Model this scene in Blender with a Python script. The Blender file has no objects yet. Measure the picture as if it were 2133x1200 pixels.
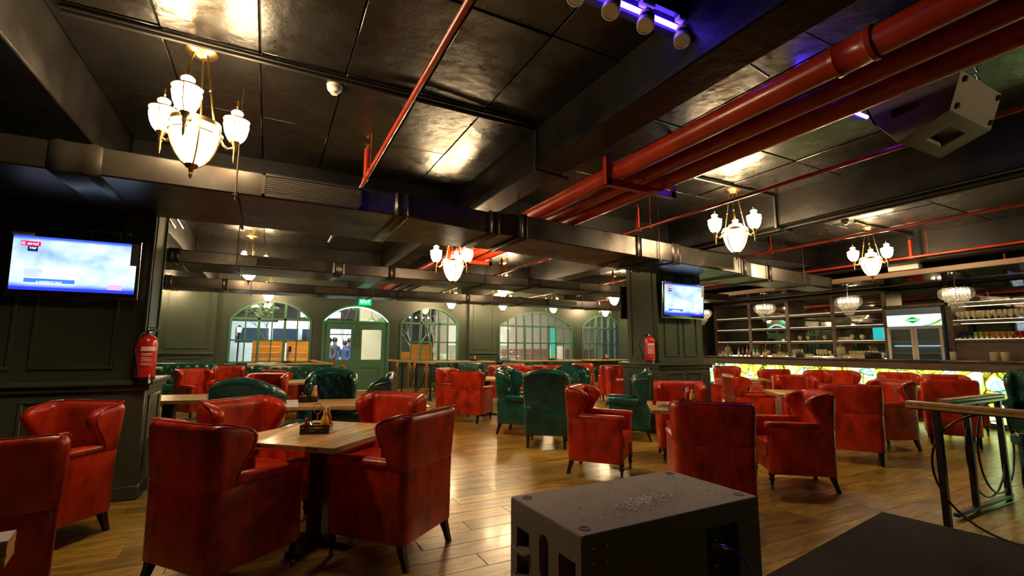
import bpy, bmesh, math, random
from math import pi, sin, cos, sqrt
from mathutils import Vector, Matrix, Euler
random.seed(7)
S = bpy.context.scene
COL = S.collection
R = math.radians

# ---------------------------------------------------------------- camera
F_PX = 983.0
yaw, pit, rol = R(27.2), R(7.35), R(0.25)
fw = Vector((sin(yaw)*cos(pit), cos(yaw)*cos(pit), sin(pit)))
rt = Vector((cos(yaw), -sin(yaw), 0)); up = rt.cross(fw)
rt2 = rt*cos(rol)+up*sin(rol); up2 = up*cos(rol)-rt*sin(rol)
cam = bpy.data.objects.new('camera', bpy.data.cameras.new('camera')); COL.objects.link(cam)
cam.matrix_world = Matrix(((rt2.x, up2.x, -fw.x, 0), (rt2.y, up2.y, -fw.y, 0), (rt2.z, up2.z, -fw.z, 1.35), (0, 0, 0, 1)))
cam.data.sensor_width = 36; cam.data.lens = F_PX/2133*36; cam.data.clip_start = .05; cam.data.clip_end = 200
S.camera = cam
# ---------------------------------------------------------------- world, exposure
w = bpy.data.worlds.new('world'); S.world = w; w.use_nodes = True
w.node_tree.nodes['Background'].inputs[0].default_value = (.55, .6, .8, 1)
w.node_tree.nodes['Background'].inputs[1].default_value = .02
S.view_settings.view_transform = 'Standard'; S.view_settings.look = 'None'
S.view_settings.gamma = 1; S.view_settings.use_curve_mapping = False
S.view_settings.exposure = 1.75
LAMP = 48.0          # radiance of the chandelier globes
# unseen area lights, added to brighten the yard outside the far windows
fl = bpy.data.lights.new('courtyard_fill_light', 'AREA'); fl.energy = 320; fl.size = 1.1; fl.color = (1, .93, .85)
flo = bpy.data.objects.new('courtyard_fill_light', fl); flo.location = (1.6, 16.85, 4.6); COL.objects.link(flo)
flo = bpy.data.objects.new('terrace_fill_light', fl); flo.location = (10.5, 18.2, 5.2); COL.objects.link(flo)  # second added fill, for the terrace side

# stage spotlight out of frame, aimed at the hanging speaker
sl = bpy.data.lights.new('stage_spotlight', 'SPOT'); sl.energy = 42; sl.spot_size = R(17); sl.spot_blend = .4; sl.color = (1, .74, .42); sl.shadow_soft_size = .03
slo = bpy.data.objects.new('stage_spotlight', sl); slo.location = (4.75, -1.6, 3.25); COL.objects.link(slo)
slo.rotation_euler = (Vector((4.2, 1.24, 3.03))-slo.location).to_track_quat('-Z', 'Y').to_euler()
# ---------------------------------------------------------------- materials
MATS = {}
def mat(name, c1, rough=.5, metal=0, c2=None, scale=6, bump=0, bscale=None, emit=None, es=0, stretch=None, detail=4,
        rnd=0, coat=0, spec=.5, coords='Object', ramp=(.35, .65), rvar=0):
    if name in MATS: return MATS[name]
    m = bpy.data.materials.new(name); m.use_nodes = True; MATS[name] = m
    nt = m.node_tree; N = nt.nodes; L = nt.links; b = N['Principled BSDF']
    b.inputs['Base Color'].default_value = (*c1, 1); b.inputs['Roughness'].default_value = rough
    b.inputs['Metallic'].default_value = metal; b.inputs['Coat Weight'].default_value = coat
    b.inputs['Specular IOR Level'].default_value = spec; b.inputs['Coat Roughness'].default_value = .1
    if emit: b.inputs['Emission Color'].default_value = (*emit, 1); b.inputs['Emission Strength'].default_value = es
    if c2 or bump or rvar:
        tc = N.new('ShaderNodeTexCoord'); mp = N.new('ShaderNodeMapping'); L.new(tc.outputs[coords], mp.inputs[0])
        if stretch: mp.inputs['Scale'].default_value = stretch
        if rnd:
            oi = N.new('ShaderNodeObjectInfo'); mu = N.new('ShaderNodeMath'); mu.operation = 'MULTIPLY'; mu.inputs[1].default_value = 37
            L.new(oi.outputs['Random'], mu.inputs[0]); L.new(mu.outputs[0], mp.inputs['Location'])
        nz = N.new('ShaderNodeTexNoise'); nz.inputs['Scale'].default_value = scale; nz.inputs['Detail'].default_value = detail
        nz.inputs['Roughness'].default_value = .62
        L.new(mp.outputs[0], nz.inputs['Vector'])
        if c2:
            rp = N.new('ShaderNodeValToRGB'); rp.color_ramp.elements[0].color = (*c1, 1); rp.color_ramp.elements[1].color = (*c2, 1)
            rp.color_ramp.elements[0].position, rp.color_ramp.elements[1].position = ramp
            L.new(nz.outputs['Fac'], rp.inputs[0]); L.new(rp.outputs[0], b.inputs['Base Color'])
        if rvar:
            mr = N.new('ShaderNodeMapRange'); mr.inputs[1].default_value = .3; mr.inputs[2].default_value = .7
            mr.inputs[3].default_value = rough-rvar; mr.inputs[4].default_value = rough+rvar
            L.new(nz.outputs['Fac'], mr.inputs[0]); L.new(mr.outputs[0], b.inputs['Roughness'])
        if bump:
            n2 = N.new('ShaderNodeTexNoise'); n2.inputs['Scale'].default_value = bscale or scale*4; n2.inputs['Detail'].default_value = 5
            L.new(mp.outputs[0], n2.inputs['Vector'])
            bp = N.new('ShaderNodeBump'); bp.inputs['Strength'].default_value = bump; bp.inputs['Distance'].default_value = .02
            L.new(n2.outputs['Fac'], bp.inputs['Height']); L.new(bp.outputs[0], b.inputs['Normal'])
    return m
def emat(name, c, s):
    if name in MATS: return MATS[name]
    m = bpy.data.materials.new(name); m.use_nodes = True; MATS[name] = m
    nt = m.node_tree; nt.nodes.clear(); e = nt.nodes.new('ShaderNodeEmission'); o = nt.nodes.new('ShaderNodeOutputMaterial')
    e.inputs[0].default_value = (*c, 1); e.inputs[1].default_value = s; nt.links.new(e.outputs[0], o.inputs[0]); return m
def glassmat(name, tint=(1, 1, 1), refl=.12, rough=.02, body=0.0, bodycol=(1, 1, 1)):
    # thin clear glass: transmits straight, reflects by angle, optional faint body
    if name in MATS: return MATS[name]
    m = bpy.data.materials.new(name); m.use_nodes = True; MATS[name] = m
    nt = m.node_tree; N = nt.nodes; L = nt.links; N.clear()
    o = N.new('ShaderNodeOutputMaterial'); t = N.new('ShaderNodeBsdfTransparent'); g = N.new('ShaderNodeBsdfGlossy')
    t.inputs[0].default_value = (*tint, 1); g.inputs['Roughness'].default_value = rough
    lw = N.new('ShaderNodeLayerWeight'); lw.inputs[0].default_value = .35
    mr = N.new('ShaderNodeMapRange'); mr.inputs[3].default_value = refl; mr.inputs[4].default_value = .9
    L.new(lw.outputs['Fresnel'], mr.inputs[0])
    mx = N.new('ShaderNodeMixShader'); L.new(mr.outputs[0], mx.inputs[0]); L.new(t.outputs[0], mx.inputs[1]); L.new(g.outputs[0], mx.inputs[2])
    if body:
        d0 = N.new('ShaderNodeBsdfDiffuse'); d0.inputs[0].default_value = (*bodycol, 1); d1 = N.new('ShaderNodeBsdfTranslucent'); d1.inputs[0].default_value = (*bodycol, 1)
        d = N.new('ShaderNodeMixShader'); d.inputs[0].default_value = .5; L.new(d0.outputs[0], d.inputs[1]); L.new(d1.outputs[0], d.inputs[2])
        m2 = N.new('ShaderNodeMixShader'); m2.inputs[0].default_value = body
        L.new(mx.outputs[0], m2.inputs[1]); L.new(d.outputs[0], m2.inputs[2]); L.new(m2.outputs[0], o.inputs[0])
    else: L.new(mx.outputs[0], o.inputs[0])
    return m
def woodmat(name, c1, c2, rough=.35, sx=1.2, sy=18, sz=18, rnd=1, island=False, c3=None, coat=0, spec=.5):
    if name in MATS: return MATS[name]
    m = bpy.data.materials.new(name); m.use_nodes = True; MATS[name] = m
    nt = m.node_tree; N = nt.nodes; L = nt.links; b = N['Principled BSDF']; b.inputs['Roughness'].default_value = rough
    b.inputs['Coat Weight'].default_value = coat; b.inputs['Coat Roughness'].default_value = .12; b.inputs['Specular IOR Level'].default_value = spec
    tc = N.new('ShaderNodeTexCoord'); mp = N.new('ShaderNodeMapping'); mp.inputs['Scale'].default_value = (sx, sy, sz)
    L.new(tc.outputs['Object'], mp.inputs[0])
    oi = N.new('ShaderNodeObjectInfo'); ge = N.new('ShaderNodeNewGeometry')
    src = ge.outputs['Random Per Island'] if island else oi.outputs['Random']
    mu = N.new('ShaderNodeMath'); mu.operation = 'MULTIPLY'; mu.inputs[1].default_value = 53 if rnd else 0
    L.new(src, mu.inputs[0]); L.new(mu.outputs[0], mp.inputs['Location'])
    nz = N.new('ShaderNodeTexNoise'); nz.inputs['Scale'].default_value = 1; nz.inputs['Detail'].default_value = 6; nz.inputs['Roughness'].default_value = .65
    nz.inputs['Distortion'].default_value = .8
    L.new(mp.outputs[0], nz.inputs['Vector'])
    rp = N.new('ShaderNodeValToRGB'); rp.color_ramp.elements[0].position = .3; rp.color_ramp.elements[1].position = .68
    rp.color_ramp.elements[0].color = (*c1, 1); rp.color_ramp.elements[1].color = (*c2, 1)
    L.new(nz.outputs['Fac'], rp.inputs[0])
    hs = N.new('ShaderNodeHueSaturation'); mr = N.new('ShaderNodeMapRange'); mr.inputs[3].default_value = .72; mr.inputs[4].default_value = 1.22
    if not rnd: mr.inputs[3].default_value = mr.inputs[4].default_value = 1
    L.new(src, mr.inputs[0]); L.new(mr.outputs[0], hs.inputs['Value']); L.new(rp.outputs[0], hs.inputs['Color']); L.new(hs.outputs[0], b.inputs['Base Color'])
    bp = N.new('ShaderNodeBump'); bp.inputs['Strength'].default_value = .12; bp.inputs['Distance'].default_value = .01
    L.new(nz.outputs['Fac'], bp.inputs['Height']); L.new(bp.outputs[0], b.inputs['Normal'])
    return m

M_RED = mat('red_leather', (.11, .004, .002), .33, c2=(.60, .040, .010), scale=8, bump=.10, bscale=60, rnd=1, stretch=(1, 1, .55), coat=.10, spec=.38, ramp=(.25, .62))
M_REDP = mat('red_piping', (.38, .018, .007), .3)
M_GREEN = mat('green_leather', (.006, .048, .036), .26, c2=(.012, .13, .10), scale=5, bump=.06, bscale=50, rnd=1, coat=.3)
M_LEG = mat('dark_wood_leg', (.012, .008, .006), .35)
M_BRASS = mat('brass', (.72, .47, .16), .28, 1)
M_DKBRASS = mat('aged_brass', (.40, .27, .10), .35, 1)
M_CHROME = mat('chrome', (.8, .8, .8), .12, 1)
M_BLACK = mat('black_paint', (.010, .009, .008), .35, bump=.05, scale=20)
M_CEIL = mat('black_gloss_ceiling', (.011, .0095, .0078), .31, c2=(.003, .0027, .0023), scale=2.2, bump=.34, bscale=9, rnd=1, rvar=.13, spec=.75)
M_BEAM = mat('black_beam', (.004, .0036, .0032), .45, c2=(.008, .007, .006), scale=3, bump=.2, bscale=14, rvar=.08, spec=.28)
M_DUCT = mat('black_duct', (.040, .034, .028), .34, .6, c2=(.014, .012, .010), scale=2.5, bump=.08, bscale=5, rvar=.10)
M_DUCTDK = mat('duct_grille_black', (.012, .011, .010), .4)
M_PIPE = mat('red_pipe', (.50, .040, .012), .32, c2=(.34, .020, .008), scale=4, coat=.2)
M_WALL = mat('olive_wall', (.040, .054, .034), .40, c2=(.047, .062, .040), scale=1.5, bump=.02)
M_WALLF = mat('grey_green_wall', (.042, .060, .044), .40, c2=(.050, .069, .051), scale=1.5)
M_TRIMG = mat('green_trim', (.060, .17, .105), .4)
M_TABLE = woodmat('oak_table', (.46, .25, .075), (.72, .46, .17), .3, 2.2, 22, 22, coat=.2)
M_RAIL = woodmat('varnished_rail_wood', (.42, .24, .06), (.72, .47, .15), .3, 14, 2, 14)
M_PLANK = woodmat('floor_plank', (.13, .070, .010), (.56, .365, .065), .30, 2.6, 15, 1, coat=.12)
M_PLANKS = woodmat('floor_plank_far', (.13, .070, .010), (.56, .365, .065), .30, 2.6, 15, 1, island=True, coat=.12)
M_SUB = mat('black_cabinet_paint', (.18, .155, .125), .72, bump=.12, bscale=160, scale=40)
M_SUBDK = mat('black_hole', (.006, .006, .006), .6)
M_CARPET = mat('dark_carpet', (.004, .0035, .003), .95, c2=(.030, .022, .017), scale=70, bump=.8, bscale=110, detail=2, ramp=(.4, .62))
M_WHITE = mat('white_plastic', (.74, .72, .68), .4); M_CRUMB = mat('white_crumb', (.92, .92, .9), .6)
M_SCREENF = mat('tv_bezel', (.015, .013, .014), .15, coat=.5)
M_EXT = mat('extinguisher_red', (.62, .02, .012), .28, coat=.4)
M_SHADE = glassmat('clear_shade', (.97, .98, .95), .05, .03, .05, (1, .97, .85))
M_PANE = glassmat('window_glass', (.93, .96, .95), .10)
M_CRYS = glassmat('crystal', (1, 1, 1), .22, .05, .10, (1, .98, .92))
M_GLASS = glassmat('drinking_glass', (.97, .98, .97), .16, .04, .45, (1, .92, .66))  # golden glow of the bar lighting is put into the clear glass body colour
M_MIRROR = mat('bar_mirror', (.34, .33, .29), .03, 1)
M_SHELF = woodmat('bar_shelf_wood', (.055, .034, .022), (.13, .085, .055), .35, 14, 2, 14)
M_BARTOP = mat('bar_top_stone', (.018, .018, .016), .14, c2=(.04, .038, .03), scale=9)
M_GLOBE = emat('lit_glass_globe', (1, .70, .37), LAMP*1.25)
M_BOWL = emat('lit_glass_bowl', (1, .74, .46), LAMP*.06)
M_WARMBULB = emat('warm_bulb', (1, .74, .45), 14)

# ---------------------------------------------------------------- mesh builder
class MB:
    def __init__(s): s.v = []; s.f = []
    def add(s, v, f):
        o = len(s.v); s.v += [tuple(p) for p in v]; s.f += [tuple(i+o for i in q) for q in f]; return s
    def box(s, x0, x1, y0, y1, z0, z1, M=None):
        v = [(x, y, z) for x in (x0, x1) for y in (y0, y1) for z in (z0, z1)]
        if M: v = [M @ Vector(p) for p in v]
        return s.add(v, [(0, 1, 3, 2), (4, 6, 7, 5), (0, 4, 5, 1), (2, 3, 7, 6), (0, 2, 6, 4), (1, 5, 7, 3)])
    def loft(s, rings, cap=True, closed=True):
        n = len(rings[0]); v = [p for r in rings for p in r]; f = []
        for i in range(len(rings)-1):
            for j in range(n if closed else n-1):
                a = i*n+j; b = i*n+(j+1) % n; f.append((a, b, b+n, a+n))
        if cap and closed:
            f.append(tuple(reversed(range(n)))); f.append(tuple((len(rings)-1)*n+j for j in range(n)))
        return s.add(v, f)
    def lathe(s, prof, c=(0, 0, 0), n=16, M=None):
        rings = []
        for r, z in prof:
            ring = [Vector((max(r, .0004)*cos(2*pi*k/n), max(r, .0004)*sin(2*pi*k/n), z)) for k in range(n)]
            if M: ring = [M @ p for p in ring]
            rings.append([(p[0]+c[0], p[1]+c[1], p[2]+c[2]) for p in ring])
        return s.loft(rings)
    def tube(s, pts, r, n=8, closed=False):
        pts = [Vector(p) for p in pts]; rings = []; N = len(pts); u = None
        for i, p in enumerate(pts):
            a = pts[(i-1) % N] if (closed or i > 0) else p; b = pts[(i+1) % N] if (closed or i < N-1) else p
            t = (b-a).normalized()
            if u is None:
                u = t.orthogonal().normalized()
            else:
                u = (u-t*u.dot(t)); u = u.normalized() if u.length > 1e-6 else t.orthogonal().normalized()
            w = t.cross(u); rr = r[i] if isinstance(r, (list, tuple)) else r
            rings.append([p+(u*cos(2*pi*k/n)+w*sin(2*pi*k/n))*rr for k in range(n)])
        if closed: return s.loft(rings+[rings[0]], cap=False)
        return s.loft(rings)
    def prism(s, poly, d0, d1, ax='y'):
        def P(a, b, d): return {'y': (a, d, b), 'x': (d, a, b), 'z': (a, b, d)}[ax]
        return s.loft([[P(a, b, d0) for a, b in poly], [P(a, b, d1) for a, b in poly]])
    def sphere(s, c, r, n=12, m=8, sz=1):
        return s.lathe([(r*sin(pi*i/m), -r*sz*cos(pi*i/m)) for i in range(m+1)], c, n)
    def mesh(s, name, bevel=0, seg=2, smooth=True, ang=38):
        me = bpy.data.meshes.new(name); bm = bmesh.new()
        vs = [bm.verts.new(p) for p in s.v]
        for q in s.f:
            try: bm.faces.new([vs[i] for i in q])
            except ValueError: pass
        bmesh.ops.recalc_face_normals(bm, faces=bm.faces)
        if bevel:
            ed = [e for e in bm.edges if len(e.link_faces) == 2 and e.calc_face_angle(0) > .5]
            bmesh.ops.bevel(bm, geom=ed, offset=bevel, segments=seg, affect='EDGES', profile=.6, clamp_overlap=True)
        bm.to_mesh(me); bm.free()
        if smooth:
            for p in me.polygons: p.use_smooth = True
            me.set_sharp_from_angle(angle=R(ang))
        return me
def link(name, me, m, parent=None, loc=None, rz=0):
    o = bpy.data.objects.new(name, me); COL.objects.link(o)
    if m and me and not me.materials: me.materials.append(m)
    if parent: o.parent = parent
    if loc: o.location = loc
    if rz: o.rotation_euler = (0, 0, rz)
    return o
def part(name, mb, m, parent=None, bevel=0, seg=2, smooth=True, ang=38, loc=None, rz=0, label=None):
    o = link(name, mb.mesh(name, bevel, seg, smooth, ang), m, parent, loc, rz)
    if label: o['label'] = label
    return o
def tag(o, label, cat, group=None, kind=None):
    o['label'] = label; o['category'] = cat
    if group: o['group'] = group
    if kind: o['kind'] = kind
    return o
def thing(name, label, cat, loc=(0, 0, 0), rz=0, group=None):
    o = bpy.data.objects.new(name, None); COL.objects.link(o); o.location = loc; o.rotation_euler = (0, 0, rz)
    o.empty_display_size = .1
    return tag(o, label, cat, group)
def struct(name, mb=None, m=None, parent=None, **k):
    if mb is None:
        o = bpy.data.objects.new(name, None); COL.objects.link(o)
    else: o = part(name, mb, m, parent, **k)
    o['kind'] = 'structure'; return o
def dup(root, loc, rz=0, label=None, group=None):
    def cp(o, par):
        c = o.copy(); COL.objects.link(c); c.parent = par
        for ch in list(o.children): cp(ch, c)
        return c
    r = cp(root, None); r.location = loc; r.rotation_euler = (0, 0, rz)
    if label: r['label'] = label
    if group: r['group'] = group
    elif 'group' in r: del r['group']
    return r
def text(body, size, m, parent, loc, rot, ext=.001, name='lettering', align='CENTER', sx=1):
    c = bpy.data.curves.new(name, 'FONT'); c.body = body; c.size = size; c.extrude = ext; c.align_x = align; c.align_y = 'CENTER'
    o = bpy.data.objects.new(name, c); COL.objects.link(o); c.materials.append(m); o.parent = parent; o.location = loc; o.rotation_euler = rot
    o.scale = (sx, 1, 1); dg = bpy.context.evaluated_depsgraph_get(); dg.update()
    me = bpy.data.meshes.new_from_object(o.evaluated_get(dg)); bpy.data.objects.remove(o)
    o = bpy.data.objects.new(name, me); COL.objects.link(o); o.parent = parent; o.location = loc; o.rotation_euler = rot; o.scale = (sx, 1, 1)
    if not me.materials: me.materials.append(m)
    return o
# ---------------------------------------------------------------- room shell
ZC = 3.5; YF = 16.0
floor = struct('floor', MB().box(-6, 14, -3, YF+.2, -.12, -.016), M_BLACK)
PW, PL = .195, 1.18
pm = MB().box(-PL/2+.0015, PL/2-.0015, -PW/2+.0015, PW/2-.0015, -.016, 0).mesh('plank', .002, 1)
cells = []
ny = int(16/PW)
for j in range(ny):
    y = .15+j*PW+PW/2
    off = (j*.37) % 1*PL
    x = -4.2+off-PL
    while x < 13.2:
        if y > .8*abs(x)*.15: cells.append((x, y))
        x += PL
def seen(c):      # in the camera's cone
    x, y = c; zc = x*sin(yaw)+y*cos(yaw); r = x*cos(yaw)-y*sin(yaw)
    return zc > .3 and abs(r) < zc*1.5+1.6
cells = sorted([c for c in cells if seen(c)], key=lambda c: c[0]**2+c[1]**2)
for x, y in cells[:300]: link('plank', pm, M_PLANK, floor, (x, y, 0))
pf = MB()
for x, y in cells[300:]: pf.box(x-PL/2+.0015, x+PL/2-.0015, y-PW/2+.0015, y+PW/2-.0015, -.016, 0)
o = part('plank_field', pf, M_PLANKS, floor, smooth=False); o['kind'] = 'stuff'

ceiling = struct('ceiling', MB().box(-6, 14, -3, YF+.2, ZC+.03, ZC+.2), M_BEAM)
cpm = {}
def panels(x0, x1, y0, y1, pw, ph, off=0):
    nx = max(1, round((x1-x0)/pw)); ny = max(1, round((y1-y0)/ph)); dx = (x1-x0)/nx; dy = (y1-y0)/ny
    k = (round(dx, 3), round(dy, 3))
    if k not in cpm: cpm[k] = MB().box(-dx/2+.006, dx/2-.006, -dy/2+.006, dy/2-.006, 0, .03).mesh('ceiling_panel', .004, 1)
    for i in range(nx):
        for j in range(ny):
            o = link('ceiling_panel', cpm[k], M_CEIL, ceiling, (x0+(i+.5)*dx, y0+(j+.5)*dy, ZC+random.uniform(-.006, .006)))
            o.rotation_euler = (random.uniform(-.006, .006), random.uniform(-.006, .006), 0)
panels(-1.38, 2.22, -1.96, 5.95, .62, 1.13); panels(2.55, 6.16, -2.5, 5.95, .9, 1.4); panels(6.6, 10.6, -2.5, 5.95, 1.0, 1.4); panels(-5, -2.3, -2.5, 5.95, 1.3, 1.4)
for a, b in ((-5, -1.7), (-1.38, 2.22), (2.55, 6.16), (6.6, 10.6)):
    panels(a, b, 6.5, 10.9, 1.2, 1.4); panels(a, b, 11.3, 16, 1.2, 1.5)
def beam(x0, x1, y0, y1, z): part('beam', MB().box(x0, x1, y0, y1, z, ZC+.04), M_BEAM, ceiling, .012, 1)
beam(-2.3, -1.38, -3, 16, 3.02); beam(2.22, 2.55, -3, 16, 3.1); beam(6.16, 6.6, -3, 16, 3.05); beam(10.6, 11.2, -3, 16, 3.0)
for x0, x1 in ((-5, -2.3), (-1.38, 2.22), (2.55, 6.16), (6.6, 10.6)): beam(x0, x1, 5.95, 6.5, 3.16); beam(x0, x1, 10.9, 11.3, 3.16)

def arch(x0, x1, zt, h, n=20):
    wd = (x1-x0)/2; r = (wd*wd+h*h)/(2*h); cx = (x0+x1)/2; cz = zt+h-r; a = math.asin(min(1, wd/r))
    return [(cx+r*sin(-a+2*a*i/n), cz+r*cos(-a+2*a*i/n)) for i in range(n+1)]
WIN = [(-4.9, -2.75, .9, 2.2, .5, 6), (-1.02, 1.2, .9, 2.21, .56, 6), (1.5, 3.61, 0, 2.2, .55, 0), (3.97, 6.07, .9, 2.21, .58, 6), (7.66, 11.0, .9, 2.22, .58, 9), (11.45, 13.6, .9, 2.23, .55, 6)]
wf = MB(); x = -6
for x0, x1, zs, zt, h, nc in WIN:
    wf.box(x, x0, YF, YF+.2, 0, ZC+.1); x = x1
    if zs: wf.box(x0, x1, YF, YF+.2, 0, zs)
    a = arch(x0, x1, zt, h)
    for (xa, za), (xb, zb) in zip(a, a[1:]): wf.prism([(xa, za), (xb, zb), (xb, ZC+.1), (xa, ZC+.1)], YF, YF+.2)
wf.box(x, 14, YF, YF+.2, 0, ZC+.1)
wall_far = struct('wall_far', wf, M_WALLF, smooth=False)
struct('wall_left', MB().box(-6.1, -6, -3, YF+.2, 0, ZC+.2), M_WALL); struct('wall_back', MB().box(-6, 14, -3.1, -3, 0, ZC+.2), M_WALL)
struct('wall_right', MB().box(14, 14.1, -3, YF+.2, 0, ZC+.2), M_WALL)
def window(k, x0, x1, zs, zt, h, nc):
    wroot = struct('window_%d' % k); y = YF+.03
    fr = MB(); a = arch(x0, x1, zt, h)
    pts = [(x0, zs)]+a+[(x1, zs)]
    ins = arch(x0+.06, x1-.06, zt, h-.055); inn = [(x0+.06, zs+.05)]+ins+[(x1-.06, zs+.05)]
    for i in range(len(pts)-1): fr.prism([pts[i], pts[i+1], inn[i+1], inn[i]], y-.06, y+.07)
    fr.box(x0, x1, y-.06, y+.07, zs, zs+.05)
    part('window_frame', fr, M_TRIMG, wroot)
    part('transom', MB().box(x0+.05, x1-.05, y-.05, y+.06, zt-.035, zt+.035), M_TRIMG, wroot, .006, 1)
    zm = zs+(zt-zs)*.51
    part('transom', MB().box(x0+.05, x1-.05, y-.03, y+.05, zm-.022, zm+.022), M_TRIMG, wroot, .006, 1)
    wd = (x1-x0-.12)/nc; r_ = ((x1-x0)/2)
    def za(xx):
        w2 = (x1-x0)/2-.06; hh = h-.055; rr = (w2*w2+hh*hh)/(2*hh); d = xx-(x0+x1)/2
        return zt+hh-rr+sqrt(max(0, rr*rr-d*d))
    maj = 2 if nc == 6 else 3
    for i in range(1, nc):
        xx = x0+.06+i*wd; big = (i % maj == 0); hw = .035 if big else .018
        part('mullion' if big else 'muntin', MB().box(xx-hw, xx+hw, y-(.05 if big else .03), y+.05, zs+.05, za(xx)), M_TRIMG, wroot, .004, 1)
    for i in range(nc):
        xa = x0+.06+i*wd; xb = xa+wd
        for z0, z1 in ((zs+.05, zm), (zm, zt)): part('pane', MB().box(xa, xb, y, y+.006, z0, z1), M_PANE, wroot, smooth=False)
        t = [(xa+(xb-xa)*q/4, za(xa+(xb-xa)*q/4)) for q in range(5)]
        if nc: part('pane', MB().prism([(xa, zt)]+t+[(xb, zt)], y, y+.006), M_PANE, wroot, smooth=False)
    part('sill', MB().box(x0-.06, x1+.06, YF-.09, YF+.02, zs-.05, zs), M_TRIMG, wroot, .008, 1)
    return wroot
for k, wv in enumerate(WIN):
    if wv[2]: window(k+1, *wv)
# double door under an arch
x0, x1, zs, zt, h, _ = WIN[2]; y = YF+.03
door = struct('door_1')
fr = MB(); a = arch(x0, x1, zt, h); ins = arch(x0+.08, x1-.08, zt, h-.07); pts = [(x0, 0)]+a+[(x1, 0)]; inn = [(x0+.08, 0)]+ins+[(x1-.08, 0)]
for i in range(len(pts)-1): fr.prism([pts[i], pts[i+1], inn[i+1], inn[i]], y-.07, y+.08)
part('door_frame', fr, M_TRIMG, door)
part('transom', MB().box(x0+.06, x1-.06, y-.05, y+.06, zt-.05, zt+.03), M_TRIMG, door, .006, 1)
xm = (x0+x1)/2
part('mullion', MB().box(xm-.05, xm+.05, y-.05, y+.05, zt, zt+h-.05), M_TRIMG, door, .006, 1)
for sx in (0, 1):
    xa, xb = (x0+.08, xm) if sx == 0 else (xm, x1-.08)
    t = [p for p in ins if xa-.001 <= p[0] <= xb+.001]
    if sx == 0: t = t+[(xm, zt+h-.07)]
    part('pane', MB().prism([(xa, zt)]+t+[(xb, zt)], y, y+.006), M_PANE, door, smooth=False)
    lf = MB(); hw = .17
    lf.box(xa, xb, y-.03, y+.03, .01, .22).box(xa, xa+hw, y-.03, y+.03, .22, 2.15).box(xb-hw, xb, y-.03, y+.03, .22, 2.15).box(xa+hw, xb-hw, y-.03, y+.03, 1.95, 2.15).box(xa+hw, xb-hw, y-.03, y+.03, .72, .98)
    dl = part('door_leaf', lf, M_TRIMG, door)
    part('door_panel', MB().box(xa+hw, xb-hw, y-.012, y+.012, .22, .72), M_TRIMG, dl)
    part('pane', MB().box(xa+hw, xb-hw, y, y+.006, .98, 1.95), M_PANE, dl, smooth=False)
    hx = xm+(-.09 if sx == 0 else .09)
    part('handle', MB().tube([(hx, y-.04, 1.42), (hx, y-.09, 1.42), (hx, y-.09, 2.1), (hx, y-.04, 2.1)], .014), M_CHROME, dl)
led = emat('cool_white_led', (.45, .92, 1), 3)
part('led_strip', MB().tube([(p[0], y-.075, p[1]-.012) for p in arch(x0+.07, x1-.07, zt+.03, h-.09)], .012, 6), led, door)
# pilasters with panel mouldings on the far wall
def moulding(mb, x0, x1, z0, z1, y, wd=.035, d=.018, ax='y', sgn=-1):
    # rectangular picture-frame moulding proud of a wall
    for a0, a1, b0, b1 in ((x0, x1, z0, z0+wd), (x0, x1, z1-wd, z1), (x0, x0+wd, z0+wd, z1-wd), (x1-wd, x1, z0+wd, z1-wd)):
        lo, hi = sorted((y, y+sgn*d))
        if ax == 'y': mb.box(a0, a1, lo, hi, b0, b1)
        else: mb.box(lo, hi, a0, a1, b0, b1)
    return mb
for k, (xa, xb, d) in enumerate(((-2.68, -1.36, .10), (6.42, 7.52, .16))):
    pl = struct('trim_%d' % (k+1), MB().box(xa, xb, YF-d, YF, 0, ZC), M_WALLF)
    part('panel_moulding', moulding(MB(), xa+.15, xb-.15, 1.32, 2.95, YF-d), M_WALLF, pl, .005, 1)
    part('panel_moulding', moulding(MB(), xa+.15, xb-.15, .25, 1.08, YF-d), M_WALLF, pl, .005, 1)
    part('chair_rail', MB().box(xa-.03, xb+.03, YF-d-.045, YF-d, 1.16, 1.22), M_WALLF, pl, .01, 2)
    part('skirting', MB().box(xa-.02, xb+.02, YF-d-.03, YF-d, 0, .14), M_WALLF, pl, .008, 1)
bb = struct('baseboard_far', MB().box(-6, 1.4, YF-.02, YF, 0, .12).box(3.7, 14, YF-.02, YF, 0, .12), M_WALLF)

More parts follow.
